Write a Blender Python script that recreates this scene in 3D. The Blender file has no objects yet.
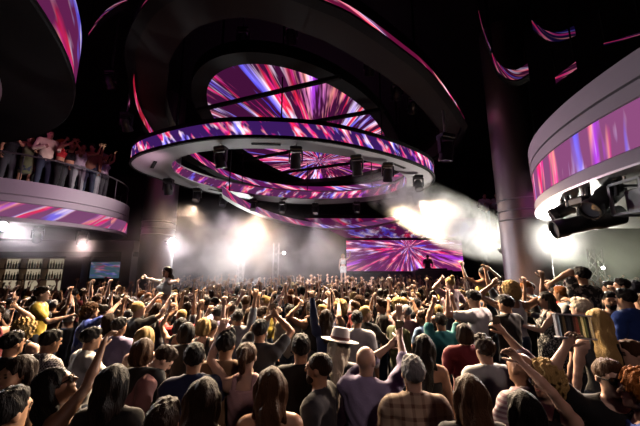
import bpy, math, random
import numpy as np
from mathutils import Vector, Matrix, Euler
random.seed(7); RNG = np.random.default_rng(7)
C = bpy.context.scene.collection
SC = bpy.context.scene
PI = math.pi
# ------------------------------------------------------------------ camera
F = 307.0; PITCH = math.atan(57/307); CP, SP = math.cos(PITCH), math.sin(PITCH); H = 2.4
cam = bpy.data.objects.new('camera', bpy.data.cameras.new('camera')); C.objects.link(cam)
cam.data.sensor_width = 36; cam.data.lens = 36*F/640; cam.data.clip_start = .05
cam.location = (0, 0, H); cam.rotation_euler = (PI/2+PITCH, 0, 0); SC.camera = cam
SC.view_settings.view_transform = 'Standard'; SC.view_settings.look = 'None'
SC.view_settings.gamma = 1; SC.view_settings.exposure = 0; SC.view_settings.use_curve_mapping = False

def ray(px, py):
    x = px-320; u = 213-py
    return np.array([x, F*CP-u*SP, F*SP+u*CP])
def at_z(px, py, z):
    r = ray(px, py); return Vector(r*((z-H)/r[2])+np.array([0, 0, H]))
def at_y(px, py, Y):
    r = ray(px, py); return Vector(r*(Y/r[1])+np.array([0, 0, H]))
def proj(p):
    x, y, z = p[0], p[1], p[2]-H
    d = y*CP+z*SP; v = z*CP-y*SP
    return 320+F*x/d, 213-F*v/d

# ------------------------------------------------------------------ materials
def newmat(name):
    m = bpy.data.materials.new(name); m.use_nodes = True
    return m, m.node_tree, m.node_tree.nodes['Principled BSDF']
def N(nt, kind, **kw):
    n = nt.nodes.new(kind)
    for k, v in kw.items():
        if hasattr(n, k): setattr(n, k, v)
        else: n.inputs[k].default_value = v
    return n
def bumpy(nt, bs, scale, strength, detail=3, stretch=None, coord='Object'):
    tc = N(nt, 'ShaderNodeTexCoord'); no = N(nt, 'ShaderNodeTexNoise', Scale=scale, Detail=detail)
    src = tc.outputs[coord]
    if stretch:
        mp = N(nt, 'ShaderNodeMapping'); mp.inputs['Scale'].default_value = stretch
        nt.links.new(src, mp.inputs['Vector']); src = mp.outputs['Vector']
    nt.links.new(src, no.inputs['Vector'])
    bp = N(nt, 'ShaderNodeBump', Strength=strength, Distance=.02)
    nt.links.new(no.outputs['Fac'], bp.inputs['Height']); nt.links.new(bp.outputs['Normal'], bs.inputs['Normal'])
    return no
def mat(name, col, rough=.6, metal=0, bump=None, var=0, spec=.5, stretch=None):
    m, nt, bs = newmat(name)
    bs.inputs['Base Color'].default_value = (*col, 1); bs.inputs['Roughness'].default_value = rough
    bs.inputs['Metallic'].default_value = metal; bs.inputs['Specular IOR Level'].default_value = spec
    no = bumpy(nt, bs, *(bump or (12, .15)), stretch=stretch)
    if var:
        mx = N(nt, 'ShaderNodeMix', data_type='RGBA'); mx.inputs['A'].default_value = (*[c*(1-var) for c in col], 1)
        mx.inputs['B'].default_value = (*[min(1, c*(1+var)) for c in col], 1)
        nt.links.new(no.outputs['Fac'], mx.inputs['Factor']); nt.links.new(mx.outputs['Result'], bs.inputs['Base Color'])
    return m
def emit(name, col, s):
    m = bpy.data.materials.new(name); m.use_nodes = True; nt = m.node_tree; nt.nodes.clear()
    e = N(nt, 'ShaderNodeEmission', Strength=s); e.inputs['Color'].default_value = (*col, 1)
    o = N(nt, 'ShaderNodeOutputMaterial'); nt.links.new(e.outputs[0], o.inputs[0]); return m
def ramp(nt, stops, interp='LINEAR'):
    r = N(nt, 'ShaderNodeValToRGB'); el = r.color_ramp.elements; r.color_ramp.interpolation = interp
    while len(el) < len(stops): el.new(.5)
    for e, (p, c) in zip(el, stops): e.position = p; e.color = (*c, 1)
    return r
def led(name, mode, strength=1.6, k=7.0, s=.35, centre=(0, 0), base=(.10, .006, .06), slant=.6):
    """picture shown by an LED wall: thin bright rays over a plum field"""
    m = bpy.data.materials.new(name); m.use_nodes = True; nt = m.node_tree; nt.nodes.clear(); L = nt.links
    tc = N(nt, 'ShaderNodeTexCoord'); sx = N(nt, 'ShaderNodeSeparateXYZ')
    if mode == 'radial':
        mp = N(nt, 'ShaderNodeMapping'); mp.inputs['Location'].default_value = (-centre[0], -centre[1], 0)
        L.new(tc.outputs['Object'], mp.inputs[0]); L.new(mp.outputs[0], sx.inputs[0])
        ln = N(nt, 'ShaderNodeVectorMath', operation='LENGTH'); L.new(mp.outputs[0], ln.inputs[0])
        nrm = N(nt, 'ShaderNodeVectorMath', operation='NORMALIZE'); L.new(mp.outputs[0], nrm.inputs[0])
        sc = N(nt, 'ShaderNodeVectorMath', operation='SCALE'); sc.inputs['Scale'].default_value = k; L.new(nrm.outputs[0], sc.inputs[0])
        lg = N(nt, 'ShaderNodeMath', operation='LOGARITHM'); L.new(ln.outputs['Value'], lg.inputs[0]); lg.inputs[1].default_value = 2.718
        ml = N(nt, 'ShaderNodeMath', operation='MULTIPLY'); L.new(lg.outputs[0], ml.inputs[0]); ml.inputs[1].default_value = s*3
        cb = N(nt, 'ShaderNodeCombineXYZ'); L.new(ml.outputs[0], cb.inputs[2])
        ad = N(nt, 'ShaderNodeVectorMath', operation='ADD'); L.new(sc.outputs[0], ad.inputs[0]); L.new(cb.outputs[0], ad.inputs[1])
        vec = ad.outputs[0]
    else:
        L.new(tc.outputs['UV'], sx.inputs[0])
        a = N(nt, 'ShaderNodeMath', operation='MULTIPLY_ADD'); L.new(sx.outputs['Y'], a.inputs[0]); a.inputs[1].default_value = slant; L.new(sx.outputs['X'], a.inputs[2])
        b = N(nt, 'ShaderNodeMath', operation='MULTIPLY'); L.new(a.outputs[0], b.inputs[0]); b.inputs[1].default_value = k
        c = N(nt, 'ShaderNodeMath', operation='MULTIPLY'); L.new(sx.outputs['Y'], c.inputs[0]); c.inputs[1].default_value = s
        cb = N(nt, 'ShaderNodeCombineXYZ'); L.new(b.outputs[0], cb.inputs[0]); L.new(c.outputs[0], cb.inputs[1]); vec = cb.outputs[0]
    n1 = N(nt, 'ShaderNodeTexNoise', Scale=1.0, Detail=4 if mode == 'radial' else 2.5, Roughness=.72 if mode == 'radial' else .65); L.new(vec, n1.inputs['Vector'])
    of = N(nt, 'ShaderNodeVectorMath', operation='ADD'); of.inputs[1].default_value = (31, 17, 5); L.new(vec, of.inputs[0])
    n2 = N(nt, 'ShaderNodeTexNoise', Scale=.8, Detail=2); L.new(of.outputs[0], n2.inputs['Vector'])
    hue = ramp(nt, [(.30, (.05, .05, .9)), (.40, (.25, .2, 1)), (.455, (1, .75, 1)), (.50, (1, .02, .05)), (.55, (.9, .03, .35)), (.60, (1, .35, .28)), (.68, (.45, .05, .8))])
    L.new(n2.outputs['Fac'], hue.inputs[0])
    brt = ramp(nt, [(.49, (0, 0, 0)), (.565, (.7, .7, .7)), (.64, (1, 1, 1))]); L.new(n1.outputs['Fac'], brt.inputs[0])
    wht = ramp(nt, [(.615, (0, 0, 0)), (.69, (1, 1, 1))]); L.new(n1.outputs['Fac'], wht.inputs[0])
    m1 = N(nt, 'ShaderNodeMix', data_type='RGBA'); m1.inputs['A'].default_value = (*base, 1)
    L.new(brt.outputs[0], m1.inputs['Factor']); L.new(hue.outputs[0], m1.inputs['B'])
    m2 = N(nt, 'ShaderNodeMix', data_type='RGBA'); m2.inputs['B'].default_value = (1, .85, .95, 1)
    L.new(wht.outputs[0], m2.inputs['Factor']); L.new(m1.outputs['Result'], m2.inputs['A'])
    e = N(nt, 'ShaderNodeEmission', Strength=strength); L.new(m2.outputs['Result'], e.inputs['Color'])
    o = N(nt, 'ShaderNodeOutputMaterial'); L.new(e.outputs[0], o.inputs[0]); return m

M = {}
M['black'] = mat('matte_black', (.0045, .004, .0045), .7, bump=(20, .1), spec=.10)
M['ceiling'] = mat('black_ceiling', (.008, .007, .008), .8, bump=(4, .2), spec=.1)
M['wall'] = mat('dark_wall', (.016, .012, .014), .75, bump=(5, .25), var=.4, spec=.2)
M['floor'] = mat('dark_floor', (.03, .027, .026), .35, bump=(8, .1), var=.3)
M['ringbody'] = mat('ring_plaster', (.30, .27, .28), .6, bump=(6, .15))
M['brown'] = mat('brown_panel', (.016, .011, .010), .6, bump=(5, .12), spec=.12)
M['fascia'] = mat('fascia_paint', (.34, .29, .33), .55, bump=(9, .08))
M['soffit'] = mat('grey_soffit', (.22, .20, .20), .6, bump=(9, .2))
M['steel'] = mat('brushed_steel', (.27, .235, .26), .42, 1.0, bump=(60, .12), stretch=(1, 1, .02))
M['alu'] = mat('aluminium', (.62, .60, .60), .35, 1.0)
M['trim'] = mat('pale_trim', (.55, .53, .55), .4)
M['fixture'] = mat('fixture_plastic', (.016, .015, .017), .33, bump=(30, .05))
M['rail'] = mat('dark_rail', (.04, .035, .04), .4)
M['glass'] = mat('lens_glass', (.25, .25, .3), .05, .6)
M['white'] = mat('white_panel', (.7, .7, .68), .5)
M['yellow'] = mat('yellow_plastic', (.8, .6, .03), .4)
M['wood'] = mat('shelf_wood', (.22, .12, .06), .5, bump=(10, .2), var=.3)
M['lamp'] = emit('white_lamp_lens', (1, .96, .92), 60)
M['backlight'] = emit('shelf_backlight', (1, .8, .55), .35)
M['phone'] = emit('phone_screen', (.55, .75, 1), 1.5)
M['tv'] = led('bar_television_picture', 'uv', .35, k=2, s=6, base=(.10, .22, .3))
# ------------------------------------------------------------------ tags, mesh helpers
def tag(o, label=None, cat=None, group=None, kind=None):
    if label: o['label'] = label
    if cat: o['category'] = cat
    if group: o['group'] = group
    if kind: o['kind'] = kind
    return o
def empty(name, loc, label, cat, group=None):
    o = bpy.data.objects.new(name, None); C.objects.link(o); o.location = loc; o.empty_display_size = .1
    return tag(o, label, cat, group)
class MB:
    """collects vertices and faces for one mesh"""
    def __init__(s): s.v = []; s.f = []; s.m = []; s.uv = {}
    def add(s, vs, fs, mi=0):
        b = len(s.v); s.v += [tuple(v) for v in vs]
        for f in fs: s.f.append(tuple(i+b for i in f)); s.m.append(mi)
        return s
    def box(s, c, d, R=None, mi=0, bev=0):
        x, y, z = d[0]/2, d[1]/2, d[2]/2; c = Vector(c)
        if bev:
            b = min(bev, x*.9, y*.9, z*.9); vs = []
            prof = [(-z, b), (-z+b, 0), (z-b, 0), (z, b)]
            for zz, ins in prof:
                X, Y = x-ins, y-ins
                for q in ((-X, -Y+b), (-X+b, -Y), (X-b, -Y), (X, -Y+b), (X, Y-b), (X-b, Y), (-X+b, Y), (-X, Y-b)): vs.append(Vector((*q, zz)))
            fs = [tuple(range(7, -1, -1)), tuple(range(24, 32))]
            for k in range(3):
                for i in range(8): fs.append((k*8+i, k*8+(i+1) % 8, k*8+8+(i+1) % 8, k*8+8+i))
        else:
            vs = [Vector((a*x, e*y, g*z)) for g in (-1, 1) for a, e in ((-1, -1), (1, -1), (1, 1), (-1, 1))]
            fs = [(3, 2, 1, 0), (4, 5, 6, 7)]+[(i, (i+1) % 4, 4+(i+1) % 4, 4+i) for i in range(4)]
        if R is not None: vs = [R @ v for v in vs]
        return s.add([v+c for v in vs], fs, mi)
    def tube(s, pts, rad, n=8, mi=0, cap=True):
        pts = [Vector(p) for p in pts]; k = len(pts)
        if not hasattr(rad, '__len__'): rad = [rad]*k
        vs = []; pu = None
        for i, p in enumerate(pts):
            t = (pts[min(i+1, k-1)]-pts[max(i-1, 0)])
            if t.length < 1e-7: t = Vector((0, 0, 1))
            t.normalize()
            u = pu - t*pu.dot(t) if pu is not None else t.orthogonal()
            if u.length < 1e-5: u = t.orthogonal()
            u.normalize(); w = t.cross(u); pu = u
            for j in range(n):
                a = 2*PI*j/n; vs.append(p+(u*math.cos(a)+w*math.sin(a))*rad[i])
        fs = [(i*n+j, i*n+(j+1) % n, i*n+n+(j+1) % n, i*n+n+j) for i in range(k-1) for j in range(n)]
        if cap: fs += [tuple(range(n-1, -1, -1)), tuple(range((k-1)*n, k*n))]
        return s.add(vs, fs, mi)
    def lathe(s, prof, n=32, c=(0, 0, 0), R=None, mi=0):
        """prof: list of (radius, z)"""
        vs = []; c = Vector(c)
        for r, z in prof:
            for j in range(n):
                v = Vector((r*math.cos(2*PI*j/n), r*math.sin(2*PI*j/n), z))
                vs.append((R @ v if R is not None else v)+c)
        k = len(prof)
        fs = [(i*n+j, i*n+(j+1) % n, i*n+n+(j+1) % n, i*n+n+j) for i in range(k-1) for j in range(n)]
        fs += [tuple(range(n-1, -1, -1)), tuple(range((k-1)*n, k*n))]
        return s.add(vs, fs, mi)
    def band(s, outer, inner, z0, z1, mi=0):
        """solid ring between two closed plan outlines of equal length"""
        n = len(outer)
        vs = [(*p, z0) for p in outer]+[(*p, z0) for p in inner]+[(*p, z1) for p in outer]+[(*p, z1) for p in inner]
        fs = []
        for i in range(n):
            j = (i+1) % n
            fs += [(i, j, 2*n+j, 2*n+i), (n+j, n+i, 3*n+i, 3*n+j), (j, i, n+i, n+j), (2*n+i, 2*n+j, 3*n+j, 3*n+i)]
        return s.add(vs, fs, mi)
    def strip(s, pts, z0, z1, closed=False, mi=0, slope=0):
        """upright ribbon with UV u = metres along, v = 0..1 up"""
        n = len(pts); b = len(s.v); acc = 0; us = []
        for i, p in enumerate(pts):
            if i: acc += (Vector(p)-Vector(pts[i-1])).length
            us.append(acc)
        s.add([(*p, z0) for p in pts]+[(*p, z1) for p in pts], [])
        for i in range(n if closed else n-1):
            j = (i+1) % n
            u1 = us[j] if j else acc+(Vector(pts[0])-Vector(pts[-1])).length
            s.uv[len(s.f)] = [(us[i], 0), (u1, 0), (u1, 1), (us[i], 1)]
            s.f.append((b+i, b+j, b+n+j, b+n+i)); s.m.append(mi)
        return s
    def build(s, name, mats, parent=None, smooth=False, loc=None):
        me = bpy.data.meshes.new(name); me.from_pydata(s.v, [], s.f)
        if not isinstance(mats, (list, tuple)): mats = [mats]
        for m in mats: me.materials.append(m)
        if len(mats) > 1: me.polygons.foreach_set('material_index', s.m)
        if smooth:
            me.polygons.foreach_set('use_smooth', [True]*len(s.f)); me.set_sharp_from_angle(angle=math.radians(40))
        if s.uv:
            uv = me.uv_layers.new(name='UVMap')
            for fi, co in s.uv.items():
                for k, li in enumerate(me.polygons[fi].loop_indices): uv.data[li].uv = co[k]
        o = bpy.data.objects.new(name, me); C.objects.link(o)
        if parent: o.parent = parent
        if loc is not None: o.location = loc
        return o
def spline(pts, closed=True, per=8):
    P = [Vector(p) for p in pts]; n = len(P); out = []
    for i in range(n if closed else n-1):
        g = lambda k: P[k % n] if closed else P[min(max(k, 0), n-1)]
        a, b, c, d = g(i-1), g(i), g(i+1), g(i+2)
        for j in range(per):
            t = j/per; out.append(.5*((2*b)+(c-a)*t+(2*a-5*b+4*c-d)*t*t+(3*b-a-3*c+d)*t**3))
    if not closed: out.append(P[-1])
    return [tuple(p) for p in out]
def ellipse(c, a, b, ang, n=96):
    ca, sa = math.cos(ang), math.sin(ang); o = []
    for i in range(n):
        t = 2*PI*i/n; x, y = a*math.cos(t), b*math.sin(t); o.append((c[0]+x*ca-y*sa, c[1]+x*sa+y*ca))
    return o
def offset(poly, d):
    """move a closed counter-clockwise plan outline outwards by d"""
    n = len(poly); o = []
    for i in range(n):
        a, b = poly[i-1], poly[(i+1) % n]; tx, ty = b[0]-a[0], b[1]-a[1]; l = math.hypot(tx, ty) or 1
        o.append((poly[i][0]+ty/l*d, poly[i][1]-tx/l*d))
    return o
def resample(poly, n):
    P = [Vector(p) for p in poly]+[Vector(poly[0])]; d = [0]
    for i in range(1, len(P)): d.append(d[-1]+(P[i]-P[i-1]).length)
    o = []; k = 0
    for i in range(n):
        t = d[-1]*i/n
        while d[k+1] < t: k += 1
        o.append(tuple(P[k].lerp(P[k+1], (t-d[k])/max(1e-9, d[k+1]-d[k]))))
    return o
def struct(name, mb, m, **k):
    o = mb.build(name, m, **k); o['kind'] = 'structure'; return o
# ------------------------------------------------------------------ room shell
XL, XR, YB, YF, ZC = -17.6, 15.4, 21.5, -2.5, 9.6
def slab(name, x0, x1, y0, y1, z0, z1, m): return struct(name, MB().box(((x0+x1)/2, (y0+y1)/2, (z0+z1)/2), (x1-x0, y1-y0, z1-z0)), m)
slab('floor', XL, XR, YF, YB, -.1, 0, M['floor'])
slab('ceiling', XL, XR, YF, YB, ZC, ZC+.1, M['ceiling'])
slab('wall_left', XL-.1, XL, YF, YB, 0, ZC, M['wall']); slab('wall_right', XR, XR+.1, YF, YB, 0, ZC, M['wall'])
slab('wall_back', XL, XR, YB, YB+.1, 0, ZC, M['wall']); slab('wall_front', XL, XR, YF-.1, YF, 0, ZC, M['wall'])

def copy_tree(o, parent=None):
    c = o.copy(); C.objects.link(c)
    if parent: c.parent = parent
    for ch in list(o.children): copy_tree(ch, c)
    return c
# ---- moving head lamp: hangs from z=0 downwards
def make_head(tilt=.5, label='', rod=.12):
    t = empty('moving_head_lamp', (0, 0, 0), label, 'stage lamp', 'hanging stage lamps')
    MB().box((0, 0, -rod-.05), (.30, .22, .10), bev=.02).build('base', M['fixture'], t)
    MB().tube([(0, 0, 0), (0, 0, -rod)], .025).build('clamp', M['alu'], t)
    y = MB()
    for s in (-1, 1): y.box((s*.155, 0, -rod-.24), (.035, .10, .30), bev=.012)
    y.box((0, 0, -rod-.115), (.34, .12, .035), bev=.01); y.build('yoke', M['fixture'], t)
    R = Matrix.Rotation(tilt, 3, 'X')
    h = MB().lathe([(.06, .17), (.10, .16), (.125, .08), (.13, -.02), (.125, -.12), (.135, -.14), (.135, -.20), (.115, -.205), (.11, -.18)], 20, (0, 0, -rod-.33), R)
    ho = h.build('lamp_head', M['fixture'], t, smooth=True)
    MB().lathe([(.02, 0), (.07, -.006), (.108, -.002)], 20, Vector((0, 0, -rod-.33))+R @ Vector((0, 0, -.185)), R).build('lens', M['glass'], ho, smooth=True)
    return t
heads = {}
def place_head(p, label, rod=.12, tilt=.5, rz=0, sc=1.0):
    key = (rod, tilt)
    if key not in heads: heads[key] = o = make_head(tilt, '', rod)
    else: o = copy_tree(heads[key])
    o.location = p; o.rotation_euler = (0, 0, rz); o.scale = (sc,)*3; o['label'] = label
    return o

# ---- suspended oval ring over the dance floor
ringOut = resample(spline([(-4.94, 7.87), (-4.03, 7.32), (-2.84, 6.83), (-1.85, 6.66), (-.7, 6.72), (.24, 6.94), (1.28, 7.45), (2.38, 8.18), (3.35, 9.1), (3.85, 10.1), (3.85, 11.3), (3.1, 12.6), (1.5, 13.6), (-.7, 13.9), (-2.9, 13.0), (-4.6, 11.3), (-5.45, 9.6), (-5.5, 8.6)]), 128)
ringIn = [min(ellipse((-.72, 10.09), 3.94, 2.63, math.radians(19.5), 256), key=lambda q: (q[0]-p[0])**2+(q[1]-p[1])**2) for p in ringOut]
ringIn = resample(ellipse((-.72, 10.09), 3.94, 2.63, math.radians(19.5), 256), 128)
# start both outlines at the same bearing so that the ring's faces do not twist
def bearing_sort(poly, c):
    k = min(range(len(poly)), key=lambda i: abs(math.atan2(poly[i][1]-c[1], poly[i][0]-c[0])+PI*.98)); return poly[k:]+poly[:k]
rc = (-.72, 10.09)
ringOut, ringIn = bearing_sort(ringOut, rc), bearing_sort(ringIn, rc)
ring = empty('lighting_ring', (0, 0, 0), 'big oval white-bellied ring with LED band hanging over the dance floor', 'ceiling ring')
MB().band(ringOut, ringIn, 5.40, 5.78).build('ring_body', M['ringbody'], ring)
MB().strip(offset(ringOut, .03), 5.46, 5.80, True).build('led_band', led('led_ring_outer', 'uv', 1.25, k=3.2, s=.5, slant=.25, base=(.035, .008, .09)), ring)
MB().strip(offset(ringIn, -.02), 5.42, 5.72, True).build('inner_led_band', led('led_ring_inner', 'uv', 1.0, k=2.6, s=.5, slant=.25, base=(.10, .02, .09)), ring)
MB().band(offset(ringOut, .06), ringOut, 5.38, 5.455).band(offset(ringOut, .06), ringOut, 5.805, 5.90).band(ringOut, offset(ringOut, -.25), 5.79, 5.90).build('edge_trim', M['black'], ring)
for i in range(0, 128, 16):
    p = Vector(ringOut[i]).lerp(Vector(ringIn[i]), .5); MB().tube([(*p, 5.78), (*p, ZC)], .02, 6).build('suspension_rod', M['black'], ring)
for i in (8, 30, 52, 118):
    p = Vector(ringOut[i]).lerp(Vector(ringIn[i]), .55); q = Vector(ringOut[i+2]).lerp(Vector(ringIn[i+2]), .55); d = (q-p).normalized()
    MB().box((p.x, p.y, 5.395), (.7, .09, .02), Matrix.Rotation(math.atan2(d.y, d.x), 3, 'Z')).build('air_slot', M['black'], ring)
def near_ring(px):
    c = [Vector(a).lerp(Vector(b), .5) for a, b in zip(ringOut, ringIn)]
    return min((p for p in c if p.y < 10), key=lambda p: abs(proj((p.x, p.y, 5.2))[0]-px))
for px, nm in ((167, 'first'), (222, 'second'), (295, 'third'), (354, 'fourth'), (389, 'fifth')):
    p = near_ring(px); place_head((p.x, p.y, 5.4), f'black moving head lamp, {nm} from left under the front of the ring', .06, .35, random.uniform(-.4, .4), 1.0)
# lamps along the ring's far half, from the left end round to the right
k = 0
for i, nm in ((122, 'leftmost'), (116, 'second'), (109, 'third'), (102, 'fourth'), (94, 'fifth'), (84, 'sixth'), (70, 'seventh'), (58, 'rightmost')):
    p = Vector(ringOut[i]).lerp(Vector(ringIn[i]), .45)
    place_head((p.x, p.y, 5.4), f'small black lamp under the far side of the oval ring, {nm} of eight', .06, -.4, 0, .95)

# ---- oval screen set in the ceiling
DC = (-.15, 11.73); DA = math.radians(-110.7)
disc = ellipse(DC, 5.52, 2.82, DA, 128)
scr = empty('ceiling_screen', (0, 0, 0), 'large oval LED ceiling screen showing pink and blue rays', 'screen')
pc = at_z(320, 161, 7.2)
o = MB().add([(x-pc.x, y-pc.y, 0) for x, y in disc]+[(x-pc.x, y-pc.y, .08) for x, y in disc], [tuple(range(127, -1, -1)), tuple(range(128, 256))]+[(i, (i+1) % 128, 128+(i+1) % 128, 128+i) for i in range(128)]).build('led_panel', led('led_disc', 'radial', 1.35, k=10, s=.22, base=(.04, .004, .03)), scr)
o.location = (pc.x, pc.y, 7.2)
bo, bi = offset(disc, .38), offset(disc, -.02)
MB().band(bo, bi, 7.19, 7.5).build('bezel', M['black'], scr)
for a, b in (((198, 110), (340, 77)), ((290, 126), (385, 109)), ((240, 161), (310, 148)), ((280, 173), (395, 157))):
    MB().tube([at_z(*a, 7.0), at_z(*b, 7.0)], .07, 6).build('crossbar', M['black'], scr)
for i in range(0, 128, 32): MB().tube([(*bo[i], 7.4), (*bo[i], ZC)], .03, 6).build('suspension_rod', M['black'], scr)
# ---- dark curved beam framing the far side of the screen, LED on the face toward the floor
def arc_beam(pix, z, h, label, body, ledm, t_=1.05):
    P = spline([tuple(at_z(a, b, z).xy) for a, b in pix], False, 6); Q = [(x*t_, y*t_+.1) for x, y in P]; n = len(P)
    t = empty('led_arc_beam', (0, 0, 0), label, 'beam'); vs = [(*p, z) for p in P]+[(*p, z) for p in Q]+[(*p, z+h) for p in Q]+[(*p, z+h) for p in P]
    MB().add(vs, [(j*n+i, j*n+i+1, ((j+1) % 4)*n+i+1, ((j+1) % 4)*n+i) for j in range(4) for i in range(n-1)]+[(0, n, 2*n, 3*n), (n-1, 2*n-1, 3*n-1, 4*n-1)]).build('beam_body', body, t)
    MB().strip([(x*.998, y*.998-.01) for x, y in P], z, z+h*.92).build('led_band', ledm, t)
    for i in (3, n//2, n-4): MB().tube([(*Q[i], z+h*.9), (*Q[i], ZC)], .025, 6).build('suspension_rod', M['black'], t)
arc_beam(((186, 152), (197, 160), (210, 168), (230, 178), (265, 187), (300, 191), (340, 191), (375, 187), (396, 180), (408, 172)), 6.2, .26, 'dark curved beam with rays under the oval screen', M['black'], led('led_frame', 'uv', 1.2, k=1.3, s=.4, slant=.8, base=(.10, .008, .08)))
# ---- the largest opening, thin LED rim
Bp = resample(spline([(-4.65, 6.92), (-5.22, 8.0), (-5.6, 9.02), (-5.87, 10.13), (-5.9, 12.5), (-4.6, 15.2), (-1.5, 16.6), (1.5, 16.0), (4.0, 14), (4.95, 11.4), (4.78, 9.58), (4.31, 8.76), (3.45, 7.64), (2.48, 6.52), (1.58, 5.73), (.87, 5.16), (.18, 4.72), (-1.2, 4.2), (-2.7, 4.5), (-3.9, 5.6)]), 160)
if sum(Bp[i-1][0]*Bp[i][1]-Bp[i][0]*Bp[i-1][1] for i in range(160)) < 0: Bp = Bp[::-1]
br = empty('ceiling_ring', (0, 0, 0), 'widest ceiling ring with a thin red and blue light rim', 'ceiling ring')
MB().band(offset(Bp, .02), offset(Bp, -.75), 7.0, 7.5).build('ring_body', M['brown'], br)
MB().strip(offset(Bp, .04), 7.0, 7.2, True).build('led_band', led('led_rim', 'uv', 1.3, k=.75, s=.2, slant=1.2, base=(.10, .004, .03)), br)
MB().band(offset(Bp, .1), offset(Bp, -.1), 6.95, 7.0).build('edge_trim', M['black'], br)
for i in range(0, 160, 40): MB().tube([(*offset(Bp, -.3)[i], 7.4), (*offset(Bp, -.3)[i], ZC)], .03, 6).build('suspension_rod', M['black'], br)
# ---- LED arc beam nearer the stage
arc_beam(((222, 194), (236, 203), (255, 212), (275, 219), (300, 225), (325, 228), (350, 228), (375, 225), (400, 219), (420, 210)), 4.85, .28, 'curved LED beam hanging in the haze under the oval ring', M['ringbody'], led('led_arc', 'uv', .8, k=1.2, s=.3, slant=.8, base=(.16, .04, .14)))

# ---- upper left tier: black round underside with LED fascia
def ngon(c, r, a0=0, a1=2*PI, n=96): return [(c[0]+r*math.cos(a0+(a1-a0)*i/n), c[1]+r*math.sin(a0+(a1-a0)*i/n)) for i in range(n)]
def discz(c, r, z0, z1, n=96): return MB().lathe([(r, z0), (r, z1)], n, (c[0], c[1], 0))
UC = (-10.3, 1.5); UR = 6.78
t = empty('upper_tier', (*UC, 5.9), 'black round upper tier at the top left with a plum LED front', 'balcony')
def child_at(mb, name, m, par, **k):
    o = mb.build(name, m, **k); o.parent = par; o.matrix_parent_inverse = Matrix.Translation(par.location).inverted(); return o
child_at(MB().lathe([(UR-1.15, 5.96), (UR-1.1, 5.9), (UR-.02, 5.9), (UR, 5.93), (UR, 6.0), (UR-.06, 6.02), (UR-.06, 7.15), (UR-.4, 7.15), (UR-.4, 6.3)], 128, (*UC, 0)), 'tier_body', M['black'], t)
child_at(MB().lathe([(UR-1.17, 5.93), (UR-1.13, 5.89), (UR-1.10, 5.89), (UR-1.09, 5.93)], 128, (*UC, 0)), 'edge_trim', M['alu'], t)
child_at(MB().strip(ngon(UC, UR-.03, n=160), 6.02, 7.12, True), 'led_fascia', led('led_upper', 'uv', .7, k=.45, s=1.6, slant=.9, base=(.17, .02, .11)), t)
g = MB()
for i in range(12): g.box((UC[0], UC[1]-5+i*.9, 5.955), (2*math.sqrt(max(.1, 5.5**2-(i*.9-5)**2)), .05, .03))
child_at(g, 'mesh_grille', M['fixture'], t)
for a in (-.3, .2, .6): child_at(MB().tube([(UC[0]+6.1*math.cos(a), UC[1]+6.1*math.sin(a), 6.3), (UC[0]+6.1*math.cos(a), UC[1]+6.1*math.sin(a), ZC)], .05, 8), 'suspension_rod', M['black'], t)

# ---- left balcony with guests
LC = (-9.8, 9.9); LR = 3.0
t = empty('balcony', (*LC, 3.58), 'round left balcony with a plum LED front and guests on top', 'balcony')
child_at(MB().lathe([(LR-.5, 3.66), (LR-.02, 3.60), (LR, 3.62), (LR, 3.70), (LR-.05, 3.72), (LR-.05, 4.10), (LR, 4.12), (LR, 4.28), (LR-.03, 4.30), (LR, 4.32), (LR, 4.70), (LR-.15, 4.70), (LR-.15, 4.45)], 128, (*LC, 0)), 'balcony_body', M['fascia'], t, smooth=True)
child_at(MB().lathe([(LR-.45, 3.60), (.05, 3.60), (.05, 3.68)][::-1], 64, (*LC, 0)), 'soffit', M['soffit'], t)
child_at(MB().lathe([(.05, 4.60), (LR-.14, 4.60), (LR-.14, 4.66), (.05, 4.66)], 64, (*LC, 0)), 'balcony_floor', M['brown'], t)
child_at(MB().strip(ngon(LC, LR-.02, n=128), 3.72, 4.10, True), 'led_fascia', led('led_left', 'uv', .9, k=1.7, s=.25, slant=-.5, base=(.22, .07, .18)), t)
rl = MB(); pts = [(*p, 5.42) for p in ngon(LC, LR-.12, -2.2, 1.2, 60)]; rl.tube(pts, .025, 8)
child_at(rl, 'handrail', M['rail'], t)
for i in range(0, 60, 8): child_at(MB().tube([(*pts[i][:2], 4.68), pts[i]], .015, 6), 'rail_post', M['rail'], t)
# pale beam, posts, bar shelves and television under it
slab('trim_1', -17.5, -7.7, 12.75, 13.15, 3.15, 3.60, M['fascia'])
slab('trim_2', -17.5, -7.7, 12.80, 13.15, 2.95, 3.15, M['black'])
slab('wall_bar', -17.5, -7.7, 13.15, 13.3, 0, 6.5, M['wall'])
slab('trim_3', -8.15, -7.72, 12.7, 13.15, 0, 3.15, M['fascia']); slab('trim_4', -10.45, -9.75, 12.75, 13.15, 0, 2.95, M['fascia'])
tv = empty('television', (-8.95, 13.0, 2.05), 'wide blue-green bar television on the left wall', 'television')
child_at(MB().box((-8.95, 13.05, 2.4), (1.30, .10, .74), bev=.02), 'casing', M['black'], tv)
child_at(MB().strip([(-9.56, 12.995), (-8.34, 12.995)], 2.07, 2.73), 'screen', M['tv'], tv)
sh = empty('bar_shelf', (-12.3, 12.95, 0), 'backlit bottle shelves at the bar below the left balcony', 'shelf')
child_at(MB().box((-12.3, 13.11, 2.2), (3.6, .04, 1.4)), 'light_panel', M['backlight'], sh)
for z in (1.55, 2.0, 2.45, 2.88): child_at(MB().box((-12.3, 12.93, z), (3.6, .32, .035)), 'shelf_board', M['wood'], sh)
for x in (-14.1, -13.2, -12.3, -11.4, -10.5): child_at(MB().box((x, 12.93, 1.45), (.04, .32, 2.9)), 'upright', M['wood'], sh)
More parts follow.
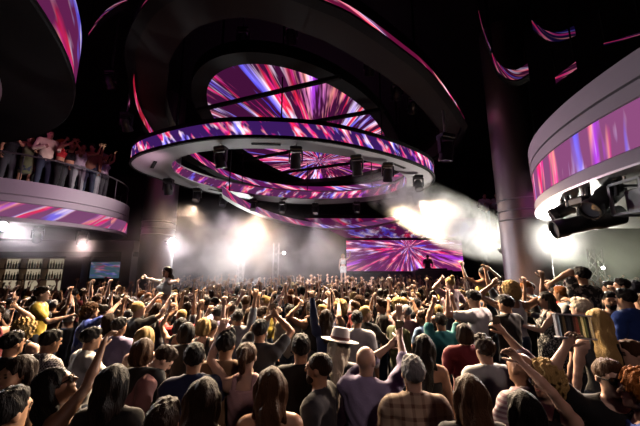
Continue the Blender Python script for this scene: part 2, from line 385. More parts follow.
bcol = [mat('bottle_amber', (.25, .09, .02), .15), mat('bottle_green', (.04, .12, .05), .15), mat('bottle_clear', (.45, .42, .38), .12)]
bot0 = {}
for zi, z in enumerate((2.0175, 2.4675)):
    for i in range(32):
        x = -14.03+i*.111
        if min(abs(x-u) for u in (-14.1, -13.2, -12.3, -11.4, -10.5)) < .07: continue
        c = (i*7+zi*3) % 3
        if c not in bot0:
            o = MB().lathe([(.034, 0), (.037, .02), (.037, .17), (.03, .2), (.014, .235), (.013, .30), (.016, .302), (.016, .315)], 12).build('bottle', bcol[c], smooth=True); bot0[c] = o
        else: o = bot0[c].copy(); C.objects.link(o)
        o.location = (x, 12.90, z); o.scale = (1, 1, .85+.3*((i*5) % 4)/4)
        tag(o, ('brown', 'dark green', 'clear')[c]+' bottle standing on the '+('lower', 'upper')[zi]+' backlit bar shelf', 'bottle', 'bottles on the bar shelves')
for px, py, lb in ((38, 232, 'leftmost lamp under the left balcony edge'), (84, 236, 'middle lamp under the left balcony edge'), (99, 237, 'pale-lit lamp under the left balcony edge, nearest the pillar')):
    q = at_y(px, py, 8.6 if px < 50 else 9.4); d = math.hypot(q.x-LC[0], q.y-LC[1])
    if d > 2.5: q.x, q.y = LC[0]+(q.x-LC[0])*2.5/d, LC[1]+(q.y-LC[1])*2.5/d
    place_head((q.x, q.y, 3.60), 'moving head lamp, '+lb, .03, .9, .7, .8)

# ---- right balcony
RC = (9.44, 3.5); RR = 5.65
t = empty('balcony', (*RC, 3.65), 'huge curved right balcony with groove and bright LED band', 'balcony')
child_at(MB().lathe([(RR-.9, 3.80), (RR-.10, 3.72), (RR-.02, 3.64), (RR, 3.66), (RR, 3.83), (RR-.04, 3.85), (RR-.04, 4.42), (RR, 4.44), (RR, 4.635), (RR-.05, 4.645), (RR-.05, 4.665), (RR, 4.675), (RR, 5.0), (RR-.2, 5.0), (RR-.2, 4.5)], 200, (*RC, 0)), 'balcony_body', M['fascia'], t, smooth=True)
child_at(MB().lathe([(.05, 3.78), (RR-.85, 3.78), (RR-.85, 3.83), (.05, 3.83)], 128, (*RC, 0)), 'soffit', M['black'], t)
child_at(MB().lathe([(.05, 4.45), (RR-.19, 4.45), (RR-.19, 4.5), (.05, 4.5)], 128, (*RC, 0)), 'balcony_floor', M['brown'], t)
child_at(MB().strip(ngon(RC, RR-.015, n=200)[::-1], 3.85, 4.42, True), 'led_fascia', led('led_right', 'uv', 1.25, k=2.9, s=.2, slant=.03, base=(.22, .06, .17)), t)
child_at(MB().lathe([(RR-.12, 3.63), (RR+.012, 3.63), (RR+.012, 3.66), (RR-.12, 3.66)], 200, (*RC, 0)), 'edge_trim', M['alu'], t)
rb = MB()
for i in range(80):
    a = PI*.62+i*PI*.75/80; rb.box((RC[0]+(RR-.5)*math.cos(a), RC[1]+(RR-.5)*math.sin(a), 3.745), (.62, .03, .03), Matrix.Rotation(a, 3, 'Z'))
child_at(rb, 'soffit_rib', M['trim'], t)
def big_head(name, label, p, aim, L=.75, r=.17):
    """large profile lamp in its yoke, hung by a pipe from the right balcony"""
    t = empty(name, p, label, 'stage lamp', 'lamps under the right balcony'); d = Vector(aim).normalized(); R = d.to_track_quat('Z', 'Y').to_matrix()
    top = 3.80-p[2]
    MB().tube([(0, 0, top), (0, 0, .30)], .03, 8).build('clamp', M['alu'], t)
    MB().box((0, 0, .32), (.30, .30, .14), bev=.03).build('base', M['fixture'], t)
    sd = d.cross(Vector((0, 0, 1))).normalized(); y = MB()
    y.tube([sd*(r+.05)+Vector((0, 0, .26)), sd*-(r+.05)+Vector((0, 0, .26))], .03, 8)
    for s in (-1, 1): y.tube([sd*s*(r+.03)+Vector((0, 0, .28)), sd*s*(r+.05)+Vector((0, 0, .1)), sd*s*(r+.03)], .035, 8)
    y.build('yoke', M['fixture'], t)
    h = MB().lathe([(r*.6, -L*.5), (r*.95, -L*.46), (r, -L*.1), (r*.86, -L*.05), (r*.84, L*.3), (r*.97, L*.34), (r*.97, L*.5), (r*.85, L*.5), (r*.83, L*.44)], 28, R=R).build('lamp_head', M['fixture'], t, smooth=True)
    MB().lathe([(.02, L*.455), (r*.82, L*.45)], 24, R=R).build('lens', M['glass'], h, smooth=True)
    MB().tube([sd*(r*.9)+d*(-L*.3), sd*(r*1.0)+d*(L*.25)], .012, 6).build('handle', M['trim'], h)
    return t
def rp(px, py, Y): return at_y(px, py, Y)
big_head('moving_head_lamp', 'long black lamp aimed left, lowest of those under the right balcony', rp(588, 222, 4.6), (-.95, .25, -.22), .95, .15)
big_head('moving_head_lamp', 'black lamp closest to the white metal frame under the right balcony', rp(603, 199, 4.3), (-.7, -.1, -.5), .62, .15)
big_head('moving_head_lamp', 'small black lamp hidden behind others under right balcony tip', rp(566, 209, 5.2), (-.6, .3, -.35), .5, .13)
# white framed equipment box with cables
t = empty('equipment_box', rp(643, 197, 3.95), 'open pale metal frame full of cables under the right balcony', 'equipment')
w, hh, dd = .75, .42, .42; fm = MB()
for sy in (-1, 1):
    for sz in (-1, 1): fm.box((.15, sy*dd/2, sz*hh/2), (w, .035, .035))
    for sx in (-1, 1): fm.box((.15+sx*w/2, sy*dd/2, 0), (.035, .035, hh))
for sx in (-1, 1):
    for sz in (-1, 1): fm.box((.15+sx*w/2, 0, sz*hh/2), (.035, dd, .035))
fm.build('frame', M['trim'], t)
MB().box((.02, .05, -.03), (.20, .25, .32), bev=.02).build('power_unit', M['white'], t); MB().box((.32, .08, 0), (.26, .22, .30), bev=.02).build('power_unit', M['white'], t)
R = Matrix.Rotation(PI/2, 3, 'X'); MB().lathe([(.022, -.02), (.05, -.02), (.05, .02), (.022, .02)], 18, (-.10, -.17, .11), R).build('warning_tag', M['yellow'], t)
for i in range(9):
    x0 = random.uniform(-.15, .5); x1 = x0+random.uniform(-.2, .25); pts = [(x0, -.16, .2), (x0+.03, -.2, .1), ((x0+x1)/2, -.22, -.12-random.random()*.1), (x1, -.2, .02), (x1+.02, -.12, .2)]
    MB().tube([(*p, ) for p in spline(pts, False, 5)], .010, 6).build('cable', M['black'], t)
for sx in (-.2, .5): MB().tube([(sx, 0, hh/2), (sx, 0, 3.8-t.location.z)], .02, 6).build('hanger', M['alu'], t)

# ---- pillars
def pillar(name, x, y, r, h, zs, label):
    t = empty(name, (x, y, 0), label, 'pillar'); MB().lathe([(r, 0), (r, h)], 64).build('shaft', M['steel'], t, smooth=True)
    for z in zs: MB().lathe([(r, z), (r+.018, z+.008), (r+.018, z+.035), (r, z+.043)], 64).build('joint_ring', M['trim'], t, smooth=True)
    MB().lathe([(r+.06, 0), (r+.06, .12), (r+.02, .14)], 64).build('base_collar', M['alu'], t, smooth=True)
pillar('pillar', 5.52, 8.3, .55, ZC, (3.70, 3.95, 4.25), 'brushed silver pillar with three bands on the right of the floor')
pillar('pillar', -6.35, 12.0, .60, ZC, (3.7, 3.95, 4.2), 'hazy silver pillar at the left beyond the white lamp')

# ---- stage
slab('trim_5', -2, 11.5, 18.0, 21.4, 0, 1.6, M['black'])
t = empty('stage_screen', (5.6, 20.6, 2.3), 'wide stage LED wall bursting with pink and blue rays', 'screen')
scn = at_y(408, 247, 20.5)
o = MB().add([(1.75-scn.x, 2.33-scn.z, 0), (9.45-scn.x, 2.33-scn.z, 0), (9.45-scn.x, 4.36-scn.z, 0), (1.75-scn.x, 4.36-scn.z, 0)], [(0, 1, 2, 3)]).build('led_panel', led('led_stage', 'radial', 1.3, k=7, s=.25, base=(.12, .01, .09)))
o.rotation_euler = (PI/2, 0, 0); o.location = scn; o.parent = t; o.matrix_parent_inverse = Matrix.Translation(t.location).inverted()
child_at(MB().box((5.6, 20.62, 3.345), (7.95, .2, 2.25), bev=.03), 'casing', M['black'], t)
for x in (2.2, 5.6, 9.0): child_at(MB().box((x, 20.7, 1.95), (.12, .12, .75)), 'leg', M['black'], t)
can = empty('stage_canopy', (5, 18.8, 4.8), 'sloping LED canopy above the stage screen', 'screen')
A = [(-.9, 17.0, 5.25), (9.3, 17.0, 5.25), (9.5, 20.4, 4.5), (1.7, 20.4, 4.5)]
child_at(MB().add([(*p[:2], p[2]+.02) for p in A]+[(*p[:2], p[2]+.2) for p in A], [(0, 1, 2, 3), (7, 6, 5, 4), (0, 4, 5, 1), (1, 5, 6, 2), (2, 6, 7, 3), (3, 7, 4, 0)]), 'canopy_body', M['black'], can)
o = MB().add([(p[0]-scn.x, (p[1]-24), p[2]-4.85) for p in A], [(3, 2, 1, 0)]).build('led_panel', led('led_canopy', 'radial', .55, k=4.5, s=.5, base=(.12, .01, .09))); o.location = (scn.x, 24, 4.85); o.parent = can; o.matrix_parent_inverse = Matrix.Translation(can.location).inverted()
for x in (0, 9): child_at(MB().tube([(x, 18, 5.1), (x, 18, ZC)], .04, 8), 'suspension_rod', M['black'], can)
t = empty('dj_booth', (6.6, 18.35, 1.6), 'low black deck table at the front of the stage', 'table')
MB().box((0, 0, .4), (2.2, .6, .8), bev=.03).build('desk', M['fixture'], t); MB().box((0, -.02, .85), (1.6, .45, .1), bev=.02).build('mixer', M['black'], t)
# ---- truss tower carrying the far white lamp, and lamps that shine at the crowd
def truss(x, y, h, label):
    t = empty('truss_tower', (x, y, 0), label, 'truss'); m = MB()
    for a, b in ((-1, -1), (1, -1), (1, 1), (-1, 1)): m.tube([(a*.15, b*.15, .05), (a*.15, b*.15, h)], .025, 6)
    m.build('chord', M['alu'], t); m = MB(); z = .1
    while z < h-.35:
        for a, b, c, d in ((-1, -1, 1, -1), (1, -1, 1, 1), (1, 1, -1, 1), (-1, 1, -1, -1)): m.tube([(a*.15, b*.15, z), (c*.15, d*.15, z+.33)], .012, 5)
        z += .33
    m.build('lacing', M['alu'], t); MB().box((0, 0, .025), (.7, .7, .05)).build('base_plate', M['black'], t)
    return t
truss(-4.4, 17.3, 3.9, 'slim metal truss tower lost in the haze behind the crowd')
q = at_y(603, 268, 11.5); truss(q.x+.3, 12.1, 3.2, 'slim truss tower in the haze at the right carrying a small lamp')
truss(-2.5, 17.6, 3.9, 'second slim truss tower in the haze, nearer the stage screen')
def flood(p, label, back, r=.13, s=60):
    """bright white lamp facing the crowd: can, bracket and glowing lens"""
    t = empty('white_lamp', p, label, 'lamp'); d = (Vector((0, 0, 2.2))-Vector(p)).normalized(); R = d.to_track_quat('Z', 'Y').to_matrix()
    MB().lathe([(r*.6, -.22), (r, -.15), (r*1.12, 0), (r*1.12, .03), (r, .03), (r, 0)], 24, R=R).build('can', M['fixture'], t, smooth=True)
    MB().lathe([(.005, .012), (r*.98, .01)], 24, R=R).build('lens', M['lamp'], t)
    MB().tube([Vector(back)-Vector(p), -d*.15], .03, 8).build('bracket', M['alu'], t)
    return t
LAMPS = [(at_y(172, 242, 11.2), (-6.0, 11.7, 3.5), 'dazzling white lamp on the left silver pillar', .13), (at_y(240, 250, 17.0), (-4.4, 17.2, 3.48), 'dazzling white lamp on the hazy truss tower', .15),
         (at_y(553, 235, 7.9), (6.3, 7.7, 3.8), 'dazzling white lamp beside the right silver pillar', .11), (at_y(2, 226, 8.0), (-8.6, 8.3, 3.62), 'white lamp under the left balcony at the photo edge', .12),
         (at_y(603, 268, 11.5), (at_y(603, 268, 11.5).x+.3, 12.1, 2.9), 'small warm lamp glinting in the haze at the right', .05),
         (at_y(284, 253, 17.2), (-2.5, 17.5, 3.3), 'smaller white lamp on the second truss tower', .07)]
for p, b, lb, r in LAMPS: flood(p, lb, b, r)

# ---- LED ribbons in the top corners, two of them made for reflections
def ribbon(pts, z, h, label, mt):
    P = spline([tuple(at_z(a, b, z).xy) for a, b in pts], False, 6); t = empty('led_ribbon', (*P[0], z), label, 'light strip'); Q = [(x*1.03, y*1.03) for x, y in P]
    n = len(P); vs = [(*p, z-.03) for p in P]+[(*p, z-.03) for p in Q]+[(*p, z+h+.03) for p in Q]+[(*p, z+h+.03) for p in P]
    child_at(MB().add(vs, [(j*n+i, j*n+i+1, ((j+1) % 4)*n+i+1, ((j+1) % 4)*n+i) for j in range(4) for i in range(n-1)]+[(0, n, 2*n, 3*n), (n-1, 2*n-1, 3*n-1, 4*n-1)]), 'backing', M['black'], t)
    child_at(MB().strip([(x*.997, y*.997) for x, y in P], z, z+h), 'led_band', mt, t)
    for i in (1, n-2): child_at(MB().tube([(*Q[i], z+h), (*Q[i], ZC)], .02, 6), 'suspension_rod', M['black'], t)
lr = led('led_ribbon', 'uv', .6, k=3.2, s=.3, slant=.6, base=(.05, .005, .03)); lb2 = led('led_ribbon_blue', 'uv', .4, k=2.4, s=.3, slant=.8, base=(.01, .005, .04))
ribbon([(479, 15), (484, 34), (491, 52)], 7.2, .09, 'short red light strip at the top right beside the dark pillar', lr)
ribbon([(493, 63), (499, 73), (508, 79), (518, 80), (529, 74)], 7.2, .28, 'curved red and white light strip hanging at the top right', lr)
ribbon([(533, 30), (546, 40), (560, 42), (576, 36)], 7.6, .25, 'blue light strip at the upper right under the ceiling', lb2)
ribbon([(604, 46), (622, 41), (645, 34)], 6.8, .05, 'thin glowing strip standing in for a blue reflection, top right corner', lb2)  # reflection on the upper tier, made as a glowing strip
ribbon([(556, 84), (566, 77), (577, 69)], 6.6, .16, 'small glowing strip standing in for a red reflection above the right balcony', lr)  # red reflection above the balcony, built as a strip that glows
ribbon([(88, 37), (96, 25), (107, 13), (128, 0)], 7.6, .08, 'thin broken red and blue light line at top left', lr)
for px, py, z, lb in ((243, 40, 8.3, 'above the oval screen, left of centre'), (291, 36, 8.3, 'above the oval screen, near the middle'), (370, 68, 7.8, 'right of the oval screen, highest of three'), (397, 93, 7.4, 'right of the oval screen, largest of three'), (413, 107, 7.4, 'right of the oval screen, lowest of three'), (110, 81, 7.6, 'high at the left in the dark'), (126, 124, 6.4, 'at the left above the balcony guests')):
    p = at_z(px, py, z); r = round(ZC-z-.33, 2); place_head((p.x, p.y, ZC), 'dark ceiling lamp '+lb, r, .7, 0, 1)
q = at_z(446, 146, 5.9); place_head((q.x, q.y, 7.0), 'big black lamp hanging right of the oval ring', .5, .2, .4, 1.5)
ribbon([(133, 82), (135, 100), (140, 116), (147, 129), (154, 139)], 6.7, .2, 'curved red light strip left of the oval ring', led('led_ribbon_red', 'uv', 1.0, k=1.2, s=.3, slant=.5, base=(.35, .01, .03)))
# far ledge behind the right pillar
slab('trim_6', 6.4, 9.2, 13.0, 14.4, 3.85, 4.05, M['brown']); slab('trim_7', 7.6, 8.0, 14.0, 14.4, 0, 3.85, M['wall'])
# raised tier for tables on the right, with a padded bench
slab('trim_8', 3.0, 9.5, 3.75, 6.6, 0, .34, M['brown'])
# ------------------------------------------------------------------ people: one smooth surface per body, grown from a distance field
def RX(a): return np.array(Matrix.Rotation(a, 3, 'X'))
def RY(a): return np.array(Matrix.Rotation(a, 3, 'Y'))
def RZ(a): return np.array(Matrix.Rotation(a, 3, 'Z'))
V = lambda *a: np.array(a, float)
def unit(v): v = np.asarray(v, float); return v/(np.linalg.norm(v)+1e-9)
I3 = np.eye(3)
def cone(a, b, r1, r2, k=.03): return ('c', np.asarray(a, float), np.asarray(b, float), r1, r2, k)
def ell(c, r, R=I3, k=.03): return ('e', np.asarray(c, float), np.asarray(r, float), R, k)
def evalp(p, P, inf=0):
    if p[0] == 'c':
        a, b, r1, r2 = p[1:5]; ba = b-a; l = ba@ba+1e-9
        q = P-a; h = np.clip((q@ba)/l, 0, 1); d = np.sqrt(((q-h[..., None]*ba)**2).sum(-1))
        return d-(r1+(r2-r1)*h)-inf
    c, r, R = p[1:4]; q = (P-c)@R; r = r+inf
    k0 = np.sqrt(((q/r)**2).sum(-1)); k1 = np.sqrt(((q/(r*r))**2).sum(-1))+1e-6
    return k0*(k0-1)/k1
def bounds(p, inf=0):
    if p[0] == 'c':
        r = max(p[3], p[4])+inf; return np.minimum(p[1], p[2])-r, np.maximum(p[1], p[2])+r
    e = np.sqrt(((p[3]*(p[2]+inf))**2).sum(1)); return p[1]-e, p[1]+e
def field_mesh(prims, res, inf=0, cuts=(), noise=None):
    """surface nets over a smooth union; cuts are functions of (P, D) giving a new D"""
    bb = [bounds(p, inf) for p in prims]; m = res*2.5
    lo = np.min([b[0] for b in bb], 0)-m; hi = np.max([b[1] for b in bb], 0)+m
    n = np.ceil((hi-lo)/res).astype(int)+1
    ax = [lo[i]+res*np.arange(n[i]) for i in range(3)]
    D = np.full(n, .3, np.float32)
    for p, b in zip(prims, bb):
        k = p[-1]; g = k+res*2.5
        i0 = np.maximum(0, ((b[0]-g-lo)/res).astype(int)); i1 = np.minimum(n, ((b[1]+g-lo)/res).astype(int)+2)
        sl = tuple(slice(i0[i], i1[i]) for i in range(3))
        P = np.stack(np.meshgrid(*[ax[i][sl[i]] for i in range(3)], indexing='ij'), -1)
        d = evalp(p, P, inf); c = D[sl]; h = np.maximum(k-np.abs(c-d), 0)/k
        D[sl] = np.minimum(c, d)-h*h*k*.25
    if noise or cuts:
        P = np.stack(np.meshgrid(*ax, indexing='ij'), -1)
        if noise: D = D+noise(P)
        for c in cuts: D = c(P, D)
    return nets(D, lo, res)
def nets(D, lo, res):
    S = D < 0; s = S[:-1, :-1, :-1].astype(np.int8); cnt = np.zeros_like(s)
    off = [(i, j, k) for i in (0, 1) for j in (0, 1) for k in (0, 1)]
    nx, ny, nz = D.shape
    for i, j, k in off: cnt += S[i:nx-1+i, j:ny-1+j, k:nz-1+k]
    act = np.argwhere((cnt > 0) & (cnt < 8))
    if len(act) == 0: return np.zeros((0, 3)), np.zeros((0, 4), int)
    idx = np.full(cnt.shape, -1, int); idx[tuple(act.T)] = np.arange(len(act))
    acc = np.zeros((len(act), 3)); c = np.zeros(len(act))
    val = {o: D[act[:, 0]+o[0], act[:, 1]+o[1], act[:, 2]+o[2]] for o in off}
    for o in off:
        for a in range(3):
            if o[a]: continue
            o2 = list(o); o2[a] = 1; v0, v1 = val[o], val[tuple(o2)]
            x = (v0 < 0) != (v1 < 0); t = np.where(x, v0/np.where(x, v0-v1, 1), 0)
            q = np.tile(np.array(o, float), (len(act), 1)); q[:, a] += t
            acc[x] += q[x]; c[x] += 1
    vs = (act+acc/c[:, None])*res+lo
    fs = []
    for a in range(3):
        b, d = (a+1) % 3, (a+2) % 3
        sl0 = [slice(None)]*3; sl1 = [slice(None)]*3; sl0[a] = slice(0, -1); sl1[a] = slice(1, None)
        A, B = S[tuple(sl0)], S[tuple(sl1)]
        e = np.argwhere(A != B); e = e[(e[:, b] > 0) & (e[:, d] > 0) & (e[:, b] < D.shape[b]-1) & (e[:, d] < D.shape[d]-1)]
        if len(e) == 0: continue
        def cell(db, dd): q = e.copy(); q[:, b] -= db; q[:, d] -= dd; return idx[tuple(q.T)]
        quad = np.stack([cell(0, 0), cell(1, 0), cell(1, 1), cell(0, 1)], 1)
        fl = ~A[tuple(e.T)]; quad[fl] = quad[fl][:, ::-1]
        fs.append(quad)
    f = np.concatenate(fs); f = f[(f >= 0).all(1)]
    return vs, f
def to_mesh(name, vs, fs, mi=None, nslots=1):
    me = bpy.data.meshes.new(name); n = len(fs)
    me.vertices.add(len(vs)); me.vertices.foreach_set('co', np.asarray(vs, np.float32).ravel())
    me.loops.add(n*4); me.loops.foreach_set('vertex_index', np.asarray(fs, np.int32).ravel())
    me.polygons.add(n); me.polygons.foreach_set('loop_start', np.arange(0, n*4, 4, dtype=np.int32))
    try: me.polygons.foreach_set('loop_total', np.full(n, 4, np.int32))
    except Exception: pass
    me.polygons.foreach_set('use_smooth', np.ones(n, bool))
    for _ in range(nslots): me.materials.append(None)
    if mi is not None: me.polygons.foreach_set('material_index', np.asarray(mi, np.int32))
    me.update(calc_edges=True); me.validate(); return me
def finger_geo(pts, rad, n=6):
    m = MB().tube(pts, rad, n, cap=False); k = (len(pts)-1)*n
    vs = [np.array(v) for v in m.v]; fs = [list(f) for f in m.f]
    a = len(vs); vs.append(np.array(pts[-1], float)+unit(np.array(pts[-1])-np.array(pts[-2]))*rad[-1]*.8)
    for j in range(0, n, 2): fs.append([k+j, k+(j+1) % n, k+(j+2) % n, a])
    return vs, fs

ARM = {  # upper arm and forearm directions for the right arm (x outwards, y forwards, z up)
 'down': ((.20, .0, -1), (.08, .30, -1)), 'up': ((.28, .15, 1), (-.02, .15, 1)), 'high': ((.15, .05, 1), (.10, .0, 1)), 'bentup': ((.65, .30, .65), (-.25, .25, 1)),
 'phone': ((.25, .65, .35), (-.15, .50, .85)), 'chest': ((.30, .20, -.9), (-.45, .75, .30)), 'side': ((1, .10, .12), (1, .15, .18)), 'point': ((.25, .85, .45), (.0, .9, .5)),
 'shoulder': ((.9, .35, .05), (.85, .3, .1)), 'clap': ((.25, .7, .35), (-.5, .45, .75)), 'wave': ((.75, .15, .45), (.15, .15, 1)), 'headhand': ((.8, .15, .45), (-.75, -.05, .65)),
 'front': ((.2, .55, -.6), (-.15, 1, .25)), 'hip': ((.6, -.15, -.8), (-.75, .45, -.35))}
PIV = V(0, 0, .95); NECK = V(0, -.005, 1.50)
def skeleton(sp):
    f = sp.get('sex', 'm') == 'f'
    Rt = RZ(math.radians(sp.get('twist', 0))) @ RY(math.radians(sp.get('side', 0))) @ RX(-math.radians(sp.get('lean', 0)))
    Rh = RZ(math.radians(sp.get('hy', 0))) @ RY(math.radians(sp.get('hr', 0))) @ RX(-math.radians(sp.get('hp', 0)))
    T = lambda p: PIV+Rt @ (np.asarray(p, float)-PIV)
    Hd = lambda p: T(NECK+Rh @ (np.asarray(p, float)-NECK))
    return f, Rt, Rh, T, Hd
def person_parts(sp, res):
    f, Rt, Rh, T, Hd = skeleton(sp); RH = Rt @ Rh; B = []
    w = .88 if f else 1.0; fat = sp.get('fat', 1.0)
    sx = .165 if f else .190
    # trunk
    pel = ell(PIV+V(0, -.005, .02), (.168*(1.02 if f else .97)*fat, .118*fat, .13), k=.04)
    hipL = sp.get('legs', 'stand')
    trunk = [ell(T((0, .0, 1.12)), (.142*w*fat, .103*fat, .16), Rt, .05), ell(T((0, -.005, 1.29)), (.165*w*fat, .112*fat, .19), Rt, .05), cone(T((-sx+.02, -.01, 1.415)), T((sx-.02, -.01, 1.415)), .062*w, .062*w, .05)]
    trunk += [cone(T((s*.03, -.015, 1.47)), T((s*(sx-.03), -.012, 1.43)), .05*w, .052*w, .04) for s in (-1, 1)]
    if f: trunk += [ell(T((s*.07, .085, 1.285)), (.062, .058, .062), Rt, .03) for s in (-1, 1)]
    neck = [cone(T((0, -.015, 1.43)), Hd((0, -.008, 1.585)), .056*(.88 if f else 1), .052*(.85 if f else 1), .025)]
    head = [ell(Hd((0, -.008, 1.668)), (.076, .097, .088), RH, .02), ell(Hd((0, .030, 1.600)), (.058, .066, .078), RH, .035), cone(Hd((0, .088, 1.655)), Hd((0, .112, 1.622)), .010, .015, .012),
            cone(Hd((-.035, .080, 1.668)), Hd((.035, .080, 1.668)), .014, .014, .015), ell(Hd((0, .078, 1.548)), (.026, .022, .018), RH, .02), cone(Hd((-.018, .090, 1.588)), Hd((.018, .090, 1.588)), .0085, .0085, .008)]
    head += [ell(Hd((s*.077, -.005, 1.632)), (.010, .020, .031), RH, .008) for s in (-1, 1)]
    # arms
    arms = {}; fing_v, fing_f = [], []; hands = {}
    for s, key in ((1, 'R'), (-1, 'L')):
        a = sp.get(key, 'down'); sh = T((s*sx, -.008, 1.412))
        l1, l2 = (.27, .245) if f else (.29, .26)
        if isinstance(a, dict):     # reach for a point given in the person's own frame
            tg = np.asarray(a['to'], float); v = tg-sh; dist = np.linalg.norm(v); dist = min(dist, (l1+l2)*.985); v = unit(v)
            ca = (l1*l1+dist*dist-l2*l2)/(2*l1*dist); ca = max(-1, min(1, ca)); pole = np.asarray(a.get('pole', (s*.8, -.1, -.5)), float); pole = unit(pole-v*(pole@v))
            e = sh+v*l1*ca+pole*l1*math.sqrt(1-ca*ca); wr = sh+v*dist; u2 = unit(wr-e)
        else:
            u1, u2 = ARM[a]; j = sp.get('jit', 0); u1 = unit(Rt @ (V(s*u1[0], u1[1], u1[2])+j*V(.1*s, .2, .1))); u2 = unit(Rt @ (V(s*u2[0], u2[1], u2[2])-j*V(.15, .2, 0)))
            e = sh+u1*l1; wr = e+u2*l2
        ra = .92 if f else 1.05
        up = [cone(sh, sh+(e-sh)*.5, .050*ra, .046*ra, .03), cone(sh+(e-sh)*.45, e, .046*ra, .036*ra, .02)]
        lo = [cone(e, e+(wr-e)*.35, .037*ra, .039*ra, .015), cone(e+(wr-e)*.35, wr, .039*ra, .024*ra, .015)]
        d = unit(u2); nref = V(0, 1, 0) if d[2] > -.2 else V(-s, 0, 0)
        nref = Rt @ nref; nn = unit(nref-d*(nref@d)); ww = np.cross(d, nn)
        if sp.get('flip'+key): nn = -nn
        pr = ell(wr+d*.048, (.040, .017, .052), np.stack([ww, nn, d], 1), .018)
        hands[key] = (wr+d*.085+nn*.02, d, nn)
        arms[key] = (sh, e, wr, up, lo, pr); B += up+lo+[pr]
        cl = sp.get('curl'+key, sp.get('curl', .35))
        tside = 1 if (ww@(V(-s, 0, 0) if d[2] > 0 else V(0, 1, 0))) > 0 else -1
        for q, (o_, ln) in enumerate(((-.029, .058), (-.010, .073), (.010, .080), (.029, .070))):
            p0 = wr+d*.080+ww*o_*tside*1.0; dd = unit(d+ww*o_*tside*3.0*sp.get('spread', 1)); P_ = [p0]; ang = .1
            for sg in (.42, .32, .26):
                ang += cl*1.15; P_.append(P_[-1]+(dd*math.cos(ang)+nn*math.sin(ang))*ln*sg)
            v_, f_ = finger_geo([wr+d*.05+ww*o_*.8*tside]+P_, [.0085, .0100, .0088, .0080, .0065])
            b = len(fing_v); fing_v += v_; fing_f += [[i+b for i in x] for x in f_]
        p0 = wr+d*.022+ww*.030*tside; dd = unit(d*.75+ww*.75*tside+nn*.25)
        v_, f_ = finger_geo([p0, p0+dd*.034, p0+dd*.034+unit(dd+d*.5+nn*cl)*.028, p0+dd*.034+unit(dd+d*.6+nn*cl)*.050], [.013, .0115, .0098, .0075])
        b = len(fing_v); fing_v += v_; fing_f += [[i+b for i in x] for x in f_]
    # legs
    legs = []; 
    for s in (1, -1):
        hp = V(s*.088, 0, .92)
        if hipL == 'sit': kn = hp+V(s*.05, .40, .0); an = kn+V(-s*.02, -.05, -.40)
        elif hipL == 'step': kn = hp+V(s*.02, .12 if s > 0 else -.02, -.42); an = kn+V(0, -.06 if s > 0 else -.16, -.41)
        else: kn = hp+V(s*.02, .02, -.43); an = kn+V(s*.01, -.03, -.41)
        lw = 1.04 if f else 1.0
        legs += [cone(hp, hp+(kn-hp)*.5, .088*lw, .072*lw, .03), cone(hp+(kn-hp)*.45, kn, .073*lw, .052, .02), cone(kn, kn+(an-kn)*.35, .052, .054, .02), cone(kn+(an-kn)*.35, an, .054, .034, .02), cone(an+V(0, -.02, -.045), an+V(s*.015, .13, -.06), .036, .030, .02)]
    B = [pel]+trunk+neck+head+B+legs
    eyes = [Hd((s*.032, .082, 1.642)) for s in (-1, 1)]
    def sockets(P, D):
        for e in eyes: D = np.maximum(D, .006-np.sqrt(((P-e-(RH @ V(0, .012, 0)))**2).sum(-1))+.006)
        return D
    vs, fs = field_mesh(B, res, cuts=(sockets,) if res < .018 else ())
    c = vs[fs].mean(1); q = (c-T(NECK)) @ RH + NECK     # back into the unposed head frame
    mi = np.zeros(len(fs), int); front = q[:, 1] > .058
    feet = np.zeros(len(fs), bool)
    if hipL != 'sit': feet = c[:, 2] < .095
    mi[feet] = 3
    fx_v, fx_f, fx_m = [], [], []
    for c_, r_, m_ in [((s*.031, .087, 1.643), (.0135, .008, .0065), 1) for s in (-1, 1)]+[((s*.032, .092, 1.664), (.019, .006, .0035), 1) for s in (-1, 1)]+[((0, .094, 1.588), (.022, .009, .0075), 2)]:
        g = MB().lathe([(max(.05, math.sin(PI*i/5)), -math.cos(PI*i/5)) for i in range(6)], 8); b = len(fing_v)+len(fx_v)
        fx_v += [Hd(V(*c_)+V(*r_)*V(*v)) for v in g.v]
        for fc in g.f:
            if len(fc) == 4: fx_f.append([i+b for i in fc]); fx_m.append(m_)
    fing_v += fx_v; nfing = len(fing_f); fing_f += fx_f
    nb = len(vs); out = {'body': (np.concatenate([vs, np.array(fing_v)]), np.concatenate([fs, np.array(fing_f)+nb]), np.concatenate([mi, np.zeros(nfing, int), np.array(fx_m)]))}
    # clothes
    top = sp.get('top', 'tee'); G = []; inf = .016; cuts = []
    nk = T((0, .035, 1.515)); 
    def neckcut(r, c0=nk): return lambda P, D: np.maximum(D, r-np.sqrt(((P-c0)**2).sum(-1)))
    ti = lambda P: (P-PIV) @ Rt+PIV
    if top in ('tee', 'long', 'shirt', 'rolled', 'loose'):
        G = [pel]+trunk; fr = {'tee': (.62, 0), 'loose': (.72, 0), 'long': (1, .9), 'shirt': (1, .92), 'rolled': (1, .28)}[top]
        for kk in ('R', 'L'):
            sh, e, wr, up, lo, pr = arms[kk]
            G += [cone(sh, sh+(e-sh)*fr[0]*.5, .054, .052, .03), cone(sh+(e-sh)*fr[0]*.5, sh+(e-sh)*fr[0]*.97, .052, .050 if top == 'tee' else .046, .02)]
            if fr[1]: G += [cone(e, e+(wr-e)*fr[1], .043, .034 if fr[1] > .5 else .040, .02)]
        if top == 'loose': G += [cone(T((0, 0, 1.3)), T((0, 0, .92)), .165, .185, .05)]
        cuts = [neckcut(.088), lambda P, D: np.maximum(D, .85-P[..., 2]) if hipL != 'sit' else D]
